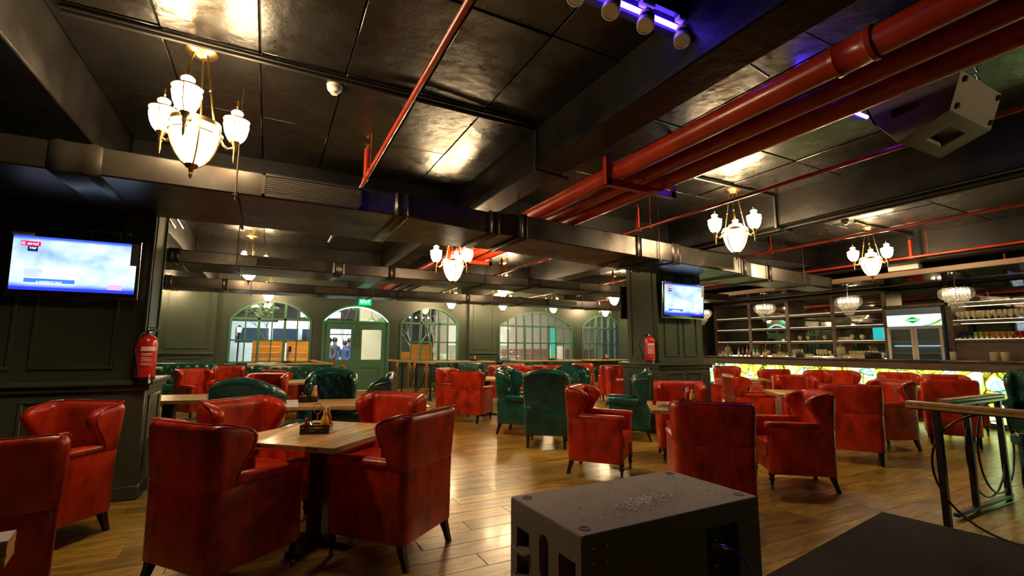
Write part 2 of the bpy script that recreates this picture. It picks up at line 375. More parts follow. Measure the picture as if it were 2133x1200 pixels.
# ---------------------------------------------------------------- panelled columns
def column(label, x0, x1, y0, y1, zl, zt, front, side, sgnx):
    c = thing('column', label, 'column', (0, 0, 0))
    part('column_shaft', MB().box(x0, x1, y0, y1, zl, zt), M_WALL, c, .008, 1)
    part('wainscot', MB().box(x0-.07, x1+.07, y0-.07, y1+.07, 0, zl), M_WALL, c, .01, 1)
    part('ledge', MB().box(x0-.13, x1+.13, y0-.13, y1+.13, zl-.01, zl+.03).box(x0-.10, x1+.10, y0-.10, y1+.10, zl-.06, zl-.01), M_WALL, c, .008, 2)
    part('skirting', MB().box(x0-.09, x1+.09, y0-.09, y1+.09, 0, .12), M_WALL, c, .008, 1)
    for a, b in front:
        part('panel_moulding', moulding(MB(), a, b, zl+.13, zt-.12, y0, .03, .016), M_WALL, c, .005, 1)
        part('panel_moulding', moulding(MB(), a, b, .2, zl-.12, y0-.07, .03, .016), M_WALL, c, .005, 1)
    xs = x1 if sgnx > 0 else x0
    for a, b in side:
        part('panel_moulding', moulding(MB(), a, b, zl+.1, zt-.12, xs, .03, .016, 'x', sgnx), M_WALL, c, .005, 1)
        part('panel_moulding', moulding(MB(), a, b, .2, zl-.12, xs+.07*sgnx, .03, .016, 'x', sgnx), M_WALL, c, .005, 1)
    part('corner_bead', MB().box(xs-.012 if sgnx > 0 else xs-.012, xs+.012, y0-.012, y0+.03, zl+.03, zt), M_WALL, c, .004, 1)
    return c
column('dark green panelled column with a television and ledge, beside the red extinguisher at frame edge', -3.3, -1.04, 5.55, 6.2, 1.02, 3.04,
       ((-3.15, -2.62), (-2.5, -1.93), (-1.82, -1.24)), ((5.62, 6.12),), 1)
column('olive panelled column in the middle of the room with a television facing the bar', 5.72, 6.76, 5.85, 6.6, 1.10, 3.04,
       ((5.86, 6.2), (6.3, 6.62)), ((5.95, 6.5),), -1)

# ---------------------------------------------------------------- ventilation ducts
def duct(label, secs, grilles=(), joints=(), rods=()):
    # secs: (x, y_near, y_back, z0, z1)
    d = thing('ventilation_duct', label, 'duct')
    def ring(s):
        x, a, b, z0, z1 = s; c = .012
        return [(x, a, z0+c), (x, a+c, z0), (x, b-c, z0), (x, b, z0+c), (x, b, z1-c), (x, b-c, z1), (x, a+c, z1), (x, a, z1-c)]
    for s0, s1 in zip(secs, secs[1:]):
        part('duct_section', MB().loft([ring(s0), ring(s1)]), M_DUCT, d, ang=30)
    def at(x):
        for s0, s1 in zip(secs, secs[1:]):
            if s0[0] <= x <= s1[0]:
                t = (x-s0[0])/(s1[0]-s0[0]); return tuple(s0[i]+(s1[i]-s0[i])*t for i in range(5))
        return secs[-1]
    for x, wd in joints:      # canvas sleeves / flanges: a slightly bulging band
        rs = []
        for i in range(7):
            xx = x-wd/2+wd*i/6; s = at(xx); g = .010+(.008 if i in (1, 5) else 0)
            if i in (0, 6): g = .004
            rs.append(ring((xx, s[1]-g, s[2]+g, s[3]-g, s[4]+g)))
        part('flexible_sleeve' if wd > .1 else 'flange', MB().loft(rs), M_DUCT, d, ang=50)
    for gx0, gx1, zlo, zhi in grilles:
        s = at((gx0+gx1)/2); y = s[1]
        g = part('air_grille', MB().box(gx0, gx1, y-.035, y, zhi-.018, zhi).box(gx0, gx1, y-.035, y, zlo, zlo+.018).box(gx0, gx0+.02, y-.035, y, zlo, zhi).box(gx1-.02, gx1, y-.035, y, zlo, zhi).box(gx0, gx1, y-.006, y, zlo, zhi), M_DUCTDK, d)
        n = 10; mesh = MB().box(gx0+.02, gx1-.02, -.012, .012, -.003, .003).mesh('slat')
        for i in range(n):
            o = link('slat', mesh, mat('grille_slat', (.16, .15, .13), .35, .6), g, (0, y-.022, zlo+.025+(zhi-zlo-.05)*i/(n-1))); o.rotation_euler = (R(35), 0, 0)
    for x, side in rods:
        s = at(x); yy = s[1]-.02 if side == 0 else s[2]+.02
        part('hanger_rod', MB().tube([(x, yy, s[3]-.06), (x, yy, ZC)], .006, 6), M_DUCT, d)
        if side == 0: part('hanger_strap', MB().box(x-.015, x+.015, s[1]-.04, s[2]+.04, s[3]-.025, s[3]-.008), M_DUCT, d)
    return d
duct('nearest long black ventilation duct crossing the ceiling with a wide slatted grille',
     [(-4, 4.35, 5.52, 2.6, 2.82), (1.0, 4.36, 5.53, 2.6, 2.81), (1.12, 4.37, 5.53, 2.6, 2.81), (2.1, 4.56, 5.38, 2.6, 2.83), (2.5, 4.58, 5.38, 2.6, 2.86), (4.9, 4.86, 5.74, 2.6, 2.87), (6.9, 5.14, 5.98, 2.6, 2.88), (7.4, 5.30, 6.02, 2.6, 2.86), (10.4, 5.62, 6.05, 2.6, 2.85)],
     [(-.12, .68, 2.605, 2.80), (5.55, 6.55, 2.62, 2.86), (9.35, 10.2, 2.63, 2.83)],
     [(-1.32, .3), (1.06, .14), (2.12, .14), (2.5, .10), (4.4, .12), (5.2, .2), (7.1, .14), (8.0, .12)],
     [(-.31, 0), (2.42, 0), (4.80, 0), (3.85, 1), (6.9, 0), (7.9, 0), (9.2, 0)])
duct('second black ventilation duct from the front, hung behind the nearest one',
     [(-5, 8.3, 9.25, 2.6, 2.79), (.9, 8.35, 9.3, 2.6, 2.79), (1.1, 8.42, 9.2, 2.6, 2.80), (4.9, 8.3, 9.1, 2.6, 2.78), (10.5, 8.2, 8.9, 2.6, 2.77)],
     [(-.25, .80, 2.61, 2.78), (4.9, 5.9, 2.62, 2.77)], [(-1.3, .14), (1.0, .14), (1.9, .12), (4.7, .1)], [(-.5, 0), (.4, 1), (3.7, 0), (6.4, 0)])
duct('furthest black ventilation duct running along the far arched windows',
     [(-5, 11.75, 12.6, 2.6, 2.82), (-.6, 11.8, 12.6, 2.6, 2.82), (1.4, 11.85, 12.6, 2.6, 2.8), (3.0, 11.75, 12.45, 2.6, 2.8), (10.5, 11.65, 12.3, 2.6, 2.8)],
     [(.9, 1.9, 2.61, 2.79), (7.2, 8.2, 2.62, 2.79)], [(-1.9, .14), (-.9, .1), (2.9, .1), (4.7, .12), (6.3, .12), (9.0, .12)], [(-.4, 0), (2.2, 0), (5.4, 0), (8.4, 0)])

# ---------------------------------------------------------------- fire main and sprinkler pipes
for k, (x, r, lb) in enumerate(((2.78, .082, 'thick red fire main pipe, the one closest to the black beam'), (3.07, .070, 'middle of three thick parallel red fire main pipes'), (3.33, .085, 'thick red fire main pipe nearest the bar side of the bundle'))):
    p = part('fire_pipe', MB().tube([(x, -1.5, 2.98), (x, 15.3, 2.98)], r, 20), M_PIPE); tag(p, lb, 'pipe', 'fire main pipes')
    if k == 0: part('coupling', MB().lathe([(r, -.11), (r+.014, -.105), (r+.016, -.08), (r+.009, -.07), (r+.009, .07), (r+.016, .08), (r+.014, .105), (r, .11)], (0, 0, 0), 20, Matrix.Translation((x, 1.28, 2.98)) @ Matrix.Rotation(pi/2, 4, 'X')), M_PIPE, p)
for y, lb in ((3.29, 'red angle iron hanger under the three fire main pipes, nearest the camera'), (7.6, 'red angle iron hanger behind the nearest duct'), (12.9, 'small red angle iron hanger by the far windows')):
    b = thing('pipe_hanger', lb, 'bracket', (0, y, 0))
    part('drop_bar', MB().box(2.64, 2.695, -.03, -.022, 2.83, 3.12).box(2.64, 2.648, -.03, .03, 2.83, 3.12), M_PIPE, b)
    part('drop_bar', MB().box(3.43, 3.485, -.03, -.022, 2.83, 3.5).box(3.477, 3.485, -.03, .03, 2.83, 3.5), M_PIPE, b)
    part('cross_bar', MB().box(2.64, 3.485, -.03, .03, 2.83, 2.838).box(2.64, 3.485, -.03, -.022, 2.838, 2.893), M_PIPE, b)
def sprinkler(label, x, z, y0, y1, drops):
    p = part('sprinkler_pipe', MB().tube([(x, y0, z), (x, y1, z)], .021, 12), M_PIPE); tag(p, label, 'pipe', 'thin red sprinkler pipes')
    for y in drops:
        d = part('sprinkler_riser', MB().tube([(x, y, z), (x, y, z+.32)], .026, 10).tube([(x, y-.05, z), (x, y+.05, z)], .03, 10), M_PIPE, p)
        part('sprinkler_head', MB().lathe([(.012, z+.32), (.012, z+.36), (.028, z+.365), (.028, z+.37)], (x, y, 0), 8), M_BRASS, d)
        part('pipe_clip', MB().tube([(x, y-.25, z), (x, y-.25, ZC)], .005, 6).tube([(x, y-.262, z), (x, y-.238, z)], .029, 10), M_PIPE, p)
sprinkler('thin red sprinkler pipe above the near tables, running to the grille of the nearest duct', .80, 3.1, -1, 8.2, (4.9, 1.0))
sprinkler('thin red sprinkler pipe passing in front of the four-globe lamp by the middle column', 4.62, 3.05, -1, 15.5, (5.05, 9.5))
sprinkler('thin red sprinkler pipe beyond the lamp by the middle column', 7.72, 3.05, -1, 15.5, (5.15, 9.4))
sprinkler('thin red sprinkler pipe closest to the bar', 10.35, 3.04, -1, 15.5, (4.2, 9.8))

# conduits on the soffit
def conduit(label, pts, r=.018):
    tag(part('conduit', MB().tube(pts, r, 8), M_DUCTDK), label, 'conduit')
conduit('black conduit along the ceiling past the nearest chandelier, dropping down the beam side', [(-1.3, 3.77, 3.478), (2.19, 3.79, 3.478), (2.195, 3.79, 3.07), (2.6, 3.83, 3.06)], .02)
conduit('second black cable run beside the smoke detector', [(-1.3, 3.72, 3.48), (.2, 3.73, 3.48), (1.0, 3.68, 3.46), (2.19, 3.72, 3.48)], .012)
conduit('black conduit along the ceiling to the lamp by the middle column, dropping at the beam', [(4.4, 3.98, 3.478), (6.12, 3.98, 3.478), (6.13, 3.98, 3.03), (6.5, 4.0, 3.02)], .022)
conduit('black conduit under the broad beam lit green', [(6.3, -1, 3.03), (6.3, 4.1, 3.03), (6.3, 5.9, 3.03)], .02)
conduit('thin black conduit beside the one under the broad beam', [(6.42, -1, 3.035), (6.42, 5.9, 3.035)], .014)
conduit('black conduit along the ceiling to the lamp nearest the bar', [(8.6, 4.21, 3.478), (10.5, 4.21, 3.478)], .02)
for lb, dx in (('slim bare steel conduit high beside the near panelled column', 0), ('second slim steel conduit beside the near panelled column', .09)): tag(part('conduit', MB().tube([(-1.28+dx, 6.55, 3.10), (-1.26+dx, 7.9, 3.02)], .014, 8).tube([(-1.27+dx, 7.35, 3.05), (-1.27+dx, 7.43, 3.046)], .024, 8), M_CHROME), lb, 'conduit')
# smoke detectors
dm = MB().lathe([(.055, -.008), (.058, -.03), (.05, -.048), (.03, -.06), (.028, -.075), (.0, -.08)], (0, 0, 0), 18)
for lb, x, y in (('white smoke detector on the black ceiling beside the nearest sprinkler pipe', .36, 3.92), ('white smoke detector near the red pipe bundle', 4.38, 4.06), ('white smoke detector near the lamp closest to the bar', 8.45, 4.28), ('white smoke detector above the second duct', .75, 7.6)):
    o = thing('smoke_detector', lb, 'smoke detector', (x, y, ZC), 0, 'smoke detectors')
    part('detector_body', dm, M_WHITE, o); part('detector_base', MB().lathe([(.062, 0), (.062, -.01), (.0, -.01)], (0, 0, 0), 18), M_WHITE, o)
# ---------------------------------------------------------------- chairs
def upath(hw, yb, yl, t, rc=.055, ins=0, kw=4, kb=6):
    # closed plan outline of a U shell: back along yb, two wings reaching forward by yl
    o = hw-ins; b = yb+ins; tt = t-2*ins; e = yl-ins*.6; P = []
    def side(x, bb, r, sgn):
        return [(sgn*x, bb+r+(yb+e-tt/2-bb-r)*(1-i/kw)) for i in range(kw)]
    out = side(o, b, rc, 1)
    out += [(o-rc+rc*cos(-pi/2*i/4), b+rc+rc*sin(-pi/2*i/4)) for i in range(5)]
    out += [((o-rc)*(1-2*i/kb), b) for i in range(1, kb)]
    out += [(-o+rc-rc*sin(pi/2*i/4), b+rc-rc*cos(pi/2*i/4)) for i in range(5)]
    out += list(reversed(side(o, b, rc, -1)))
    ye = yb+e-tt/2
    capL = [(-o+tt/2-tt/2*cos(pi*i/6), ye+tt/2*sin(pi*i/6)) for i in range(1, 6)]
    oi = o-tt; bi = b+tt; r2 = max(.03, rc-.01)
    inn = side(oi, bi, r2, -1)
    inn += [(-oi+r2-r2*cos(pi/2*i/4), bi+r2-r2*sin(pi/2*i/4)) for i in range(5)]
    inn += [(-(oi-r2)*(1-2*i/kb), bi) for i in range(1, kb)]
    inn += [(oi-r2+r2*sin(pi/2*i/4), bi+r2-r2*cos(pi/2*i/4)) for i in range(5)]
    inn += list(reversed(side(oi, bi, r2, 1)))
    capR = [(oi+tt/2-tt/2*cos(pi*i/6), ye+tt/2*sin(pi*i/6)) for i in range(1, 6)]
    return out+capL+inn+capR
def ushell(rows, drop=0, crown=0, z0=0, z1=1, t=.08):
    rings = []
    for (z, hw, yb, yl, ins) in rows:
        k = max(0, min(1, (z-z0)/(z1-z0)))
        rings.append([(x, y, z-k*k*(drop*max(0, (y-yb)/.28)**1.4+crown*(x/hw)**2)) for x, y in upath(hw, yb, yl, t, ins=ins)])
    return MB().loft(rings)
def rear_leg(s, w=.25, h=.16):
    m = MB(); rg = []
    for t, y, r in ((0, -.335, .017), (.35, -.318, .019), (.7, -.298, .023), (1, -.288, .026)):
        x = s*(w+.004*(1-t)); z = t*h; rg.append([(x-r, y-r, z), (x+r, y-r, z), (x+r, y+r, z), (x-r, y+r, z)])
    return m.loft(rg)
def rounded_pad(x0, x1, y0, y1, z0, z1, puff=.02, nx=8, ny=8):
    # upholstered pad with a puffed top and rolled edges
    g = {}; m = MB(); v = []; f = []
    for i in range(nx+1):
        for j in range(ny+1):
            u = i/nx*2-1; w = j/ny*2-1
            v.append((x0+(x1-x0)*i/nx, y0+(y1-y0)*j/ny, z1-puff+puff*(1-u**4)*(1-w**4)))
    for i in range(nx):
        for j in range(ny): a = i*(ny+1)+j; f.append((a, a+1, a+ny+2, a+ny+1))
    m.add(v, f); rim = [i*(ny+1) for i in range(nx+1)]+[nx*(ny+1)+j for j in range(1, ny+1)]+[i*(ny+1)+ny for i in range(nx-1, -1, -1)]+[j for j in range(ny-1, 0, -1)]
    rr = [v[i] for i in rim]; cx, cy = (x0+x1)/2, (y0+y1)/2
    def sc(p, k, z): return (cx+(p[0]-cx)*k, cy+(p[1]-cy)*k, z)
    o = len(m.v); n = len(rr); zm = (z0+z1-puff)/2
    m.v += [sc(p, 1.02, zm+(z1-puff-zm)*.5) for p in rr]+[sc(p, 1.02, z0+.015) for p in rr]+[sc(p, .99, z0) for p in rr]
    for k in range(n):
        k2 = (k+1) % n; m.f.append((rim[k], rim[k2], o+k2, o+k))
        for q in (0, 1): m.f.append((o+q*n+k, o+q*n+k2, o+(q+1)*n+k2, o+(q+1)*n+k))
    m.f.append(tuple(o+2*n+k for k in range(n))); return m
def arm_roll(s, xc, w, y0, y1, z0, z1):
    # padded arm: rounded-top bar, its front end rolled over
    rings = []
    for y, k in ((y0, .9), (y0+.02, 1), (y1-.05, 1), (y1-.02, .97), (y1-.004, .86), (y1, .6)):
        c = []; zc = (z0+z1)/2
        for i in range(12):
            a = 2*pi*i/12; q = 4.0
            ca, sa = cos(a), sin(a); r = (abs(ca)**q+abs(sa)**q)**(-1/q)
            c.append((s*xc+w/2*k*r*ca*s, y, zc+(z1-z0)/2*k*r*sa))
        rings.append(c)
    return MB().loft(rings)
def make_red():
    t = thing('wing_armchair', 'red leather wing armchair', 'armchair')
    rows = [(.57, .304, -.337, .15, .006), (.594, .306, -.3385, .154, .002), (.60, .307, -.339, .155, 0), (.66, .310, -.341, .17, 0), (.72, .312, -.345, .205, 0), (.77, .314, -.349, .245, 0), (.82, .316, -.353, .268, 0), (.86, .317, -.356, .272, 0),
            (.885, .317, -.358, .262, 0), (.905, .317, -.359, .245, .004), (.92, .317, -.359, .225, .012), (.930, .317, -.359, .205, .022), (.934, .317, -.359, .19, .031)]
    part('backrest', ushell(rows, .045, .0, .78, .935), M_RED, t, ang=60)
    body = [(.15, .296, -.330, .605, .010), (.156, .300, -.334, .61, 0), (.30, .301, -.335, .61, 0), (.45, .302, -.336, .61, 0), (.582, .304, -.338, .61, 0), (.592, .304, -.338, .609, .003)]
    part('body', ushell(body, t=.085), M_RED, t, ang=60)
    part('seat_base', MB().box(-.225, .225, -.26, .25, .155, .30), M_RED, t, .012)
    part('seat_cushion', rounded_pad(-.217, .217, -.252, .272, .30, .455), M_RED, t, ang=60)
    for s in (-1, 1):
        part('armrest', arm_roll(s, .262, .094, -.20, .286, .585, .648), M_RED, t, ang=60)
        part('leg', rear_leg(s), M_LEG, t, .003, 1)
        fl_ = part('leg', MB().lathe([(.012, .035), (.016, .045), (.013, .06), (.024, .09), (.027, .105), (.016, .12), (.028, .135), (.03, .16)], (s*.253, .25, 0), 12), M_LEG, t)
        part('caster', MB().lathe([(.003, -.014), (.017, -.012), (.019, 0), (.017, .012), (.003, .014)], (0, 0, 0), 12, Matrix.Translation((s*.253, .25, .019)) @ Matrix.Rotation(pi/2, 4, 'Y')), M_DKBRASS, fl_)
    pts = []
    for s in (1, -1):
        col = [(s*(hw-.001), yb+yl-.035, z-(max(0, min(1, (z-.78)/.155))**2)*.045*max(0, (yl-.035)/.28)**1.4) for z, hw, yb, yl, ins in rows[2:11]]
        pts += col if s == 1 else list(reversed(col))
        if s == 1: pts += [(.30, -.30, .934), (.27, -.355, .936), (0, -.362, .936), (-.27, -.355, .936), (-.30, -.30, .934)]
    part('piping', MB().tube(pts, .0055, 6), M_REDP, t)
    return t
def make_green():
    t = thing('tufted_armchair', 'green leather tufted wing armchair', 'armchair')
    rows = [(.55, .315, -.34, .17, .012), (.60, .318, -.342, .175, 0), (.70, .322, -.348, .195, 0), (.78, .326, -.353, .245, 0), (.86, .33, -.358, .27, 0), (.93, .332, -.362, .272, 0), (.99, .332, -.366, .262, 0),
            (1.035, .332, -.369, .24, .002), (1.06, .332, -.371, .215, .012), (1.075, .332, -.372, .19, .026), (1.082, .332, -.372, .17, .038)]
    part('backrest', ushell(rows, .07, .085, .62, 1.08, t=.10), M_GREEN, t, ang=60)
    body = [(.17, .296, -.330, .60, .010), (.177, .30, -.334, .605, 0), (.30, .304, -.336, .605, 0), (.45, .308, -.338, .605, 0), (.56, .31, -.34, .605, 0), (.575, .31, -.34, .60, .01)]
    part('body', ushell(body, t=.09), M_GREEN, t, ang=60)
    part('seat_base', MB().box(-.225, .225, -.26, .245, .175, .31), M_GREEN, t, .012)
    part('seat_cushion', rounded_pad(-.217, .217, -.22, .275, .31, .47), M_GREEN, t, ang=60)
    # tufted inner back: pillows between buttoned valleys
    nx, nz = 24, 24; v = []; f = []; px, pz = .16, .20
    for i in range(nx+1):
        for j in range(nz+1):
            x = -.222+.444*i/nx; z = .47+.575*j/nz; zz = z-max(0, (z-.62)/.46)**2*.085*(x/.33)**2
            a = (x/px+(z-.5)/pz); b = (x/px-(z-.5)/pz)
            d = .034*(abs(sin(pi*a))*abs(sin(pi*b)))**.45
            e = min(1, i/3, (nx-i)/3, j/3, (nz-j)/3)
            v.append((x, -.262-.045*(z-.47)/.6+d*e+.015*e, zz))
    for i in range(nx):
        for j in range(nz): a = i*(nz+1)+j; f.append((a, a+1, a+nz+2, a+nz+1))
    tp = part('tufted_panel', MB().add(v, f), M_GREEN, t, ang=80)
    bmesh_ = MB().sphere((0, 0, 0), .010, 8, 5).mesh('button')
    for i in range(-2, 3):
        for j in range(-4, 6):
            if (i+j) % 2 == 0:
                x = i*px/2; z = .5+j*pz/2
                if abs(x) < .2 and .5 < z < .98: link('button', bmesh_, M_GREEN, tp, (x, -.262-.045*(z-.47)/.6+.016, z-max(0, (z-.62)/.46)**2*.085*(x/.33)**2))
    for s in (-1, 1):
        part('armrest', arm_roll(s, .268, .125, -.17, .287, .52, .625), M_GREEN, t, ang=60)
        part('leg', rear_leg(s, .25, .18), M_LEG, t, .003, 1)
        rg = [[(s*x+a*r, y+b*r, z) for a, b in ((-1, -1), (1, -1), (1, 1), (-1, 1))] for z, x, y, r in ((0, .262, .272, .016), (.03, .258, .262, .014), (.10, .25, .248, .019), (.18, .245, .24, .03))]
        part('leg', MB().loft(rg), M_LEG, t, .004, 1)
    nm = MB()
    for (z, hw, yb, yl, ins) in rows[1:9]:
        for s in (-1, 1):
            for q in (0, .5):
                nm.sphere((s*(hw-.02), yb-.002, z+q*.06-max(0, (z+q*.06-.62)/.46)**2*.085), .006, 6, 4)
    for i in range(27):
        x = -.29+.58*i/26; nm.sphere((x, -.374, 1.035-.082*(x/.332)**2), .006, 6, 4)
    for s in (-1, 1):
        for i in range(12):
            q = i/11; yy = -.30+.22*q; nm.sphere((s*.333, yy, 1.0-.08-.05*q*q), .006, 6, 4)
    o = part('nailhead_trim', nm, M_DKBRASS, t); o['kind'] = 'stuff'
    return t
RED0 = make_red(); GREEN0 = make_green(); used = set()
def chair(src, x, y, deg, label, group=None):
    if src.name not in used:
        used.add(src.name); src.location = (x, y, 0); src.rotation_euler = (0, 0, R(deg)); src['label'] = label
        if group: src['group'] = group
        return src
    return dup(src, (x, y, 0), R(deg), label, group)
GR = 'red leather wing armchairs'; GG = 'green tufted wing armchairs'
for x, y, d, lb in (
    (-.13, 3.48, 309, 'big red wing armchair backing to us at the left of the near condiment table'),
    (.815, 3.44, 40, 'big red wing armchair backing to the open floor, right of the near condiment table'),
    (0.0, 4.30, 218, 'red wing armchair facing us across the near condiment table, beside the green nailhead chair'),
    (.90, 4.34, 134, 'red wing armchair facing us across the near condiment table, on the open floor side'),
    (-1.21, 3.32, 15, 'red wing armchair in deep shadow at the left edge, only its square back showing'),
    (-1.38, 4.54, 145, 'red wing armchair below the near television, facing out of the frame'),
    (3.56, 8.52, 310, 'bright red wing armchair with its square back to the open floor mid-room'),
    (3.60, 9.55, 219, 'red wing armchair in side view directly behind the bright square-backed one'),
    (3.42, 4.40, 219, 'red wing armchair in full side view on the open floor, beside the green group'),
    (3.40, 2.95, 322, 'red wing armchair with broad plain back right behind the large black subwoofer'),
    (4.70, 4.44, 141, 'red wing armchair facing us at the table with the notebook, by the column foot'),
    (4.82, 3.16, 52, 'red wing armchair in side view facing the notebook table, legs all on open floor'),
    (7.25, 5.35, 238, 'red wing armchair seen from behind its wing, right of the middle column'),
    (7.72, 4.82, 138, 'red wing armchair facing us behind the bare corner of the bar-side table'),
    (6.66, 3.49, 298, 'dark red wing armchair with a wide square back, next beyond the side-view chair'),
    (7.75, 3.72, 66, 'red wing armchair with curling wing toward the bar, behind the wide square back'),
    (9.08, 3.41, 295, 'dark red wing armchair whose back stands right behind the ringed railing'),
    (10.3, 3.78, 137, 'red wing armchair facing us close to the glowing bar, behind the railing'),
    (8.35, 7.25, 238, 'red wing armchair next to the middle column, near the end of the glowing bar'),
    (10.35, 8.15, 150, 'red wing armchair facing us at the far end of the glowing bar'),
    (10.0, 6.9, 334, 'red wing armchair with its back to us before the bar, second from the column'),
    (10.55, 6.18, 325, 'pale-lit red wing armchair, back to us against the glowing bar panel'),
    (10.35, 5.42, 150, 'red wing armchair facing us, alone before the middle of the glowing bar'),
    (10.45, 4.54, 136, 'red wing armchair facing us directly below the bar fridge'),
    (5.35, 10.75, 215, 'small distant red armchair beside the brass rope posts'),
    (6.16, 11.9, 150, 'distant red armchair facing us under the wide arched window'),
    (6.95, 11.1, 320, 'distant red armchair with its back to us under the wide arched window'),
    (6.1, 10.2, 190, 'distant red armchair just beyond the green tufted group'),
    (4.35, 8.0, 215, 'red armchair glimpsed between the green chairs mid-room'),
    (8.19, 11.4, 150, 'distant red armchair facing us left of the middle column'),
    (8.3, 10.3, 330, 'distant red armchair backing to us beside the middle column'),
    (7.5, 8.9, 240, 'red armchair half hidden by the middle column side'),
    (-1.12, 11.0, 215, 'red armchair seen right of the near wall extinguisher'),
    (-.75, 12.3, 175, 'distant red armchair in front of the green sofa, left of the door'),
    (.38, 10.4, 305, 'tall-looking red armchair back rising behind the second condiment caddy'),
    (-.05, 8.6, 160, 'low red armchair glimpsed left of the second condiment caddy')):
    chair(RED0, x, y, d, lb, GR)
for x, y, d, lb in (
    (.0, 5.36, 325, 'green armchair with nailhead edged arched back, behind the near red chairs'),
    (.76, 6.72, 166, 'green armchair showing its full tufted back to us, behind the second table'),
    (1.04, 5.92, 72, 'green armchair in side view with nailhead wing, right of the second table'),
    (3.76, 6.92, 219, 'green armchair in profile facing the bar side, on the open floor mid-room'),
    (3.66, 5.97, 324, 'green armchair with plain arched back to us in the middle of the room'),
    (4.62, 6.78, 144, 'green tufted armchair facing us inside the middle group'),
    (5.02, 5.86, 50, 'green armchair in profile against the middle column'),
    (6.06, 1.42, 60, 'dark green armchair in shadow behind the ringed railing at frame edge'),
    (10.35, 2.86, 100, 'dark green armchair at the bar end by the frame edge')):
    chair(GREEN0, x, y, d, lb, GG)
# tufted green sofas at the far windows
def make_sofa():
    t = thing('tufted_sofa', 'green sofa', 'sofa'); w = .78
    part('base', MB().box(-w, w, -.36, .36, .12, .34), M_GREEN, t, .03)
    for s in (-1, 1):
        part('seat_cushion', rounded_pad(s*w/2-w/2+.015 if s > 0 else -w+.015, w-.015 if s > 0 else -.015, -.22, .38, .34, .47), M_GREEN, t, ang=60)
        part('armrest', arm_roll(s, w+.055, .15, -.36, .38, .2, .66), M_GREEN, t, ang=60)
        for y in (-.3, .3): part('leg', MB().lathe([(.016, 0), (.022, .05), (.026, .13)], (s*(w-.06), y, 0), 8), M_LEG, t)
    nx, nz = 60, 12; v = []; f = []
    for i in range(nx+1):
        for j in range(nz+1):
            x = -w+2*w*i/nx; z = .46+.46*j/nz; d = .04*(abs(sin(pi*(x/.2+z/.22)))*abs(sin(pi*(x/.2-z/.22))))**.45; e = min(1, j/2, (nz-j)/2)
            v.append((x, -.24+d*e, z))
    for i in range(nx):
        for j in range(nz): a = i*(nz+1)+j; f.append((a, a+1, a+nz+2, a+nz+1))
    bk = part('backrest', MB().box(-w, w, -.38, -.24, .3, .9).tube([(-w, -.31, .9), (w, -.31, .9)], .075, 12), M_GREEN, t, .012)
    part('tufted_panel', MB().add(v, f), M_GREEN, bk, ang=80)
    return t
SOFA0 = make_sofa()
for k, (x, y, d, lb) in enumerate(((.1, 13.6, 180, 'green tufted sofa under the arched window left of the door'), (-1.9, 14.2, 180, 'green tufted sofa by the panelled wall left of the door'),
    (.55, 11.5, 172, 'green sofa in front of the low railing left of the door'), (5.6, 14.6, 180, 'green tufted sofa along the wall beside the pilaster'), (8.0, 14.4, 180, 'green tufted sofa under the wide arched window'),
    (9.9, 14.5, 180, 'green tufted sofa at the far end of the wide arched window'), (4.72, 12.3, 90, 'dark green sofa end-on behind the brass rope posts'))):
    if k == 0: SOFA0.location = (x, y, 0); SOFA0.rotation_euler = (0, 0, R(d)); SOFA0['label'] = lb; SOFA0['group'] = 'green tufted sofas by the windows'
    else: dup(SOFA0, (x, y, 0), R(d), lb, 'green tufted sofas by the windows')

# ---------------------------------------------------------------- tables
def make_table(w, d, h):
    t = thing('dining_table', '', 'table'); n = 8
    tb = MB()
    for i in range(n): tb.box(-w/2+.0005, w/2-.0005, -d/2+d*i/n+.0004, -d/2+d*(i+1)/n-.0004, h-.035, h)
    top = part('tabletop', MB().box(-w/2, w/2, -d/2, d/2, h-.032, h-.004), M_TABLE, t, .004, 1)
    bm_ = MB().box(-w/2, w/2, -d/(2*n)+.0006, d/(2*n)-.0006, h-.036, h).mesh('plank', .002, 1)
    for i in range(n): link('plank', bm_, M_TABLE, top, (0, -d/2+d*(i+.5)/n, 0))
    part('pedestal', MB().box(-.06, .06, -.06, .06, .03, h-.03), M_LEG, t, .006, 1)
    part('support_plate', MB().box(-w*.32, w*.32, -.04, .04, h-.055, h-.033).box(-.04, .04, -d*.32, d*.32, h-.055, h-.033), M_LEG, t, .003, 1)
    part('foot', MB().box(-.27, .27, -.05, .05, 0, .035).box(-.05, .05, -.27, .27, 0, .035), M_LEG, t, .006, 1)
    return t
GT = 'oak topped pedestal tables'
T = {}
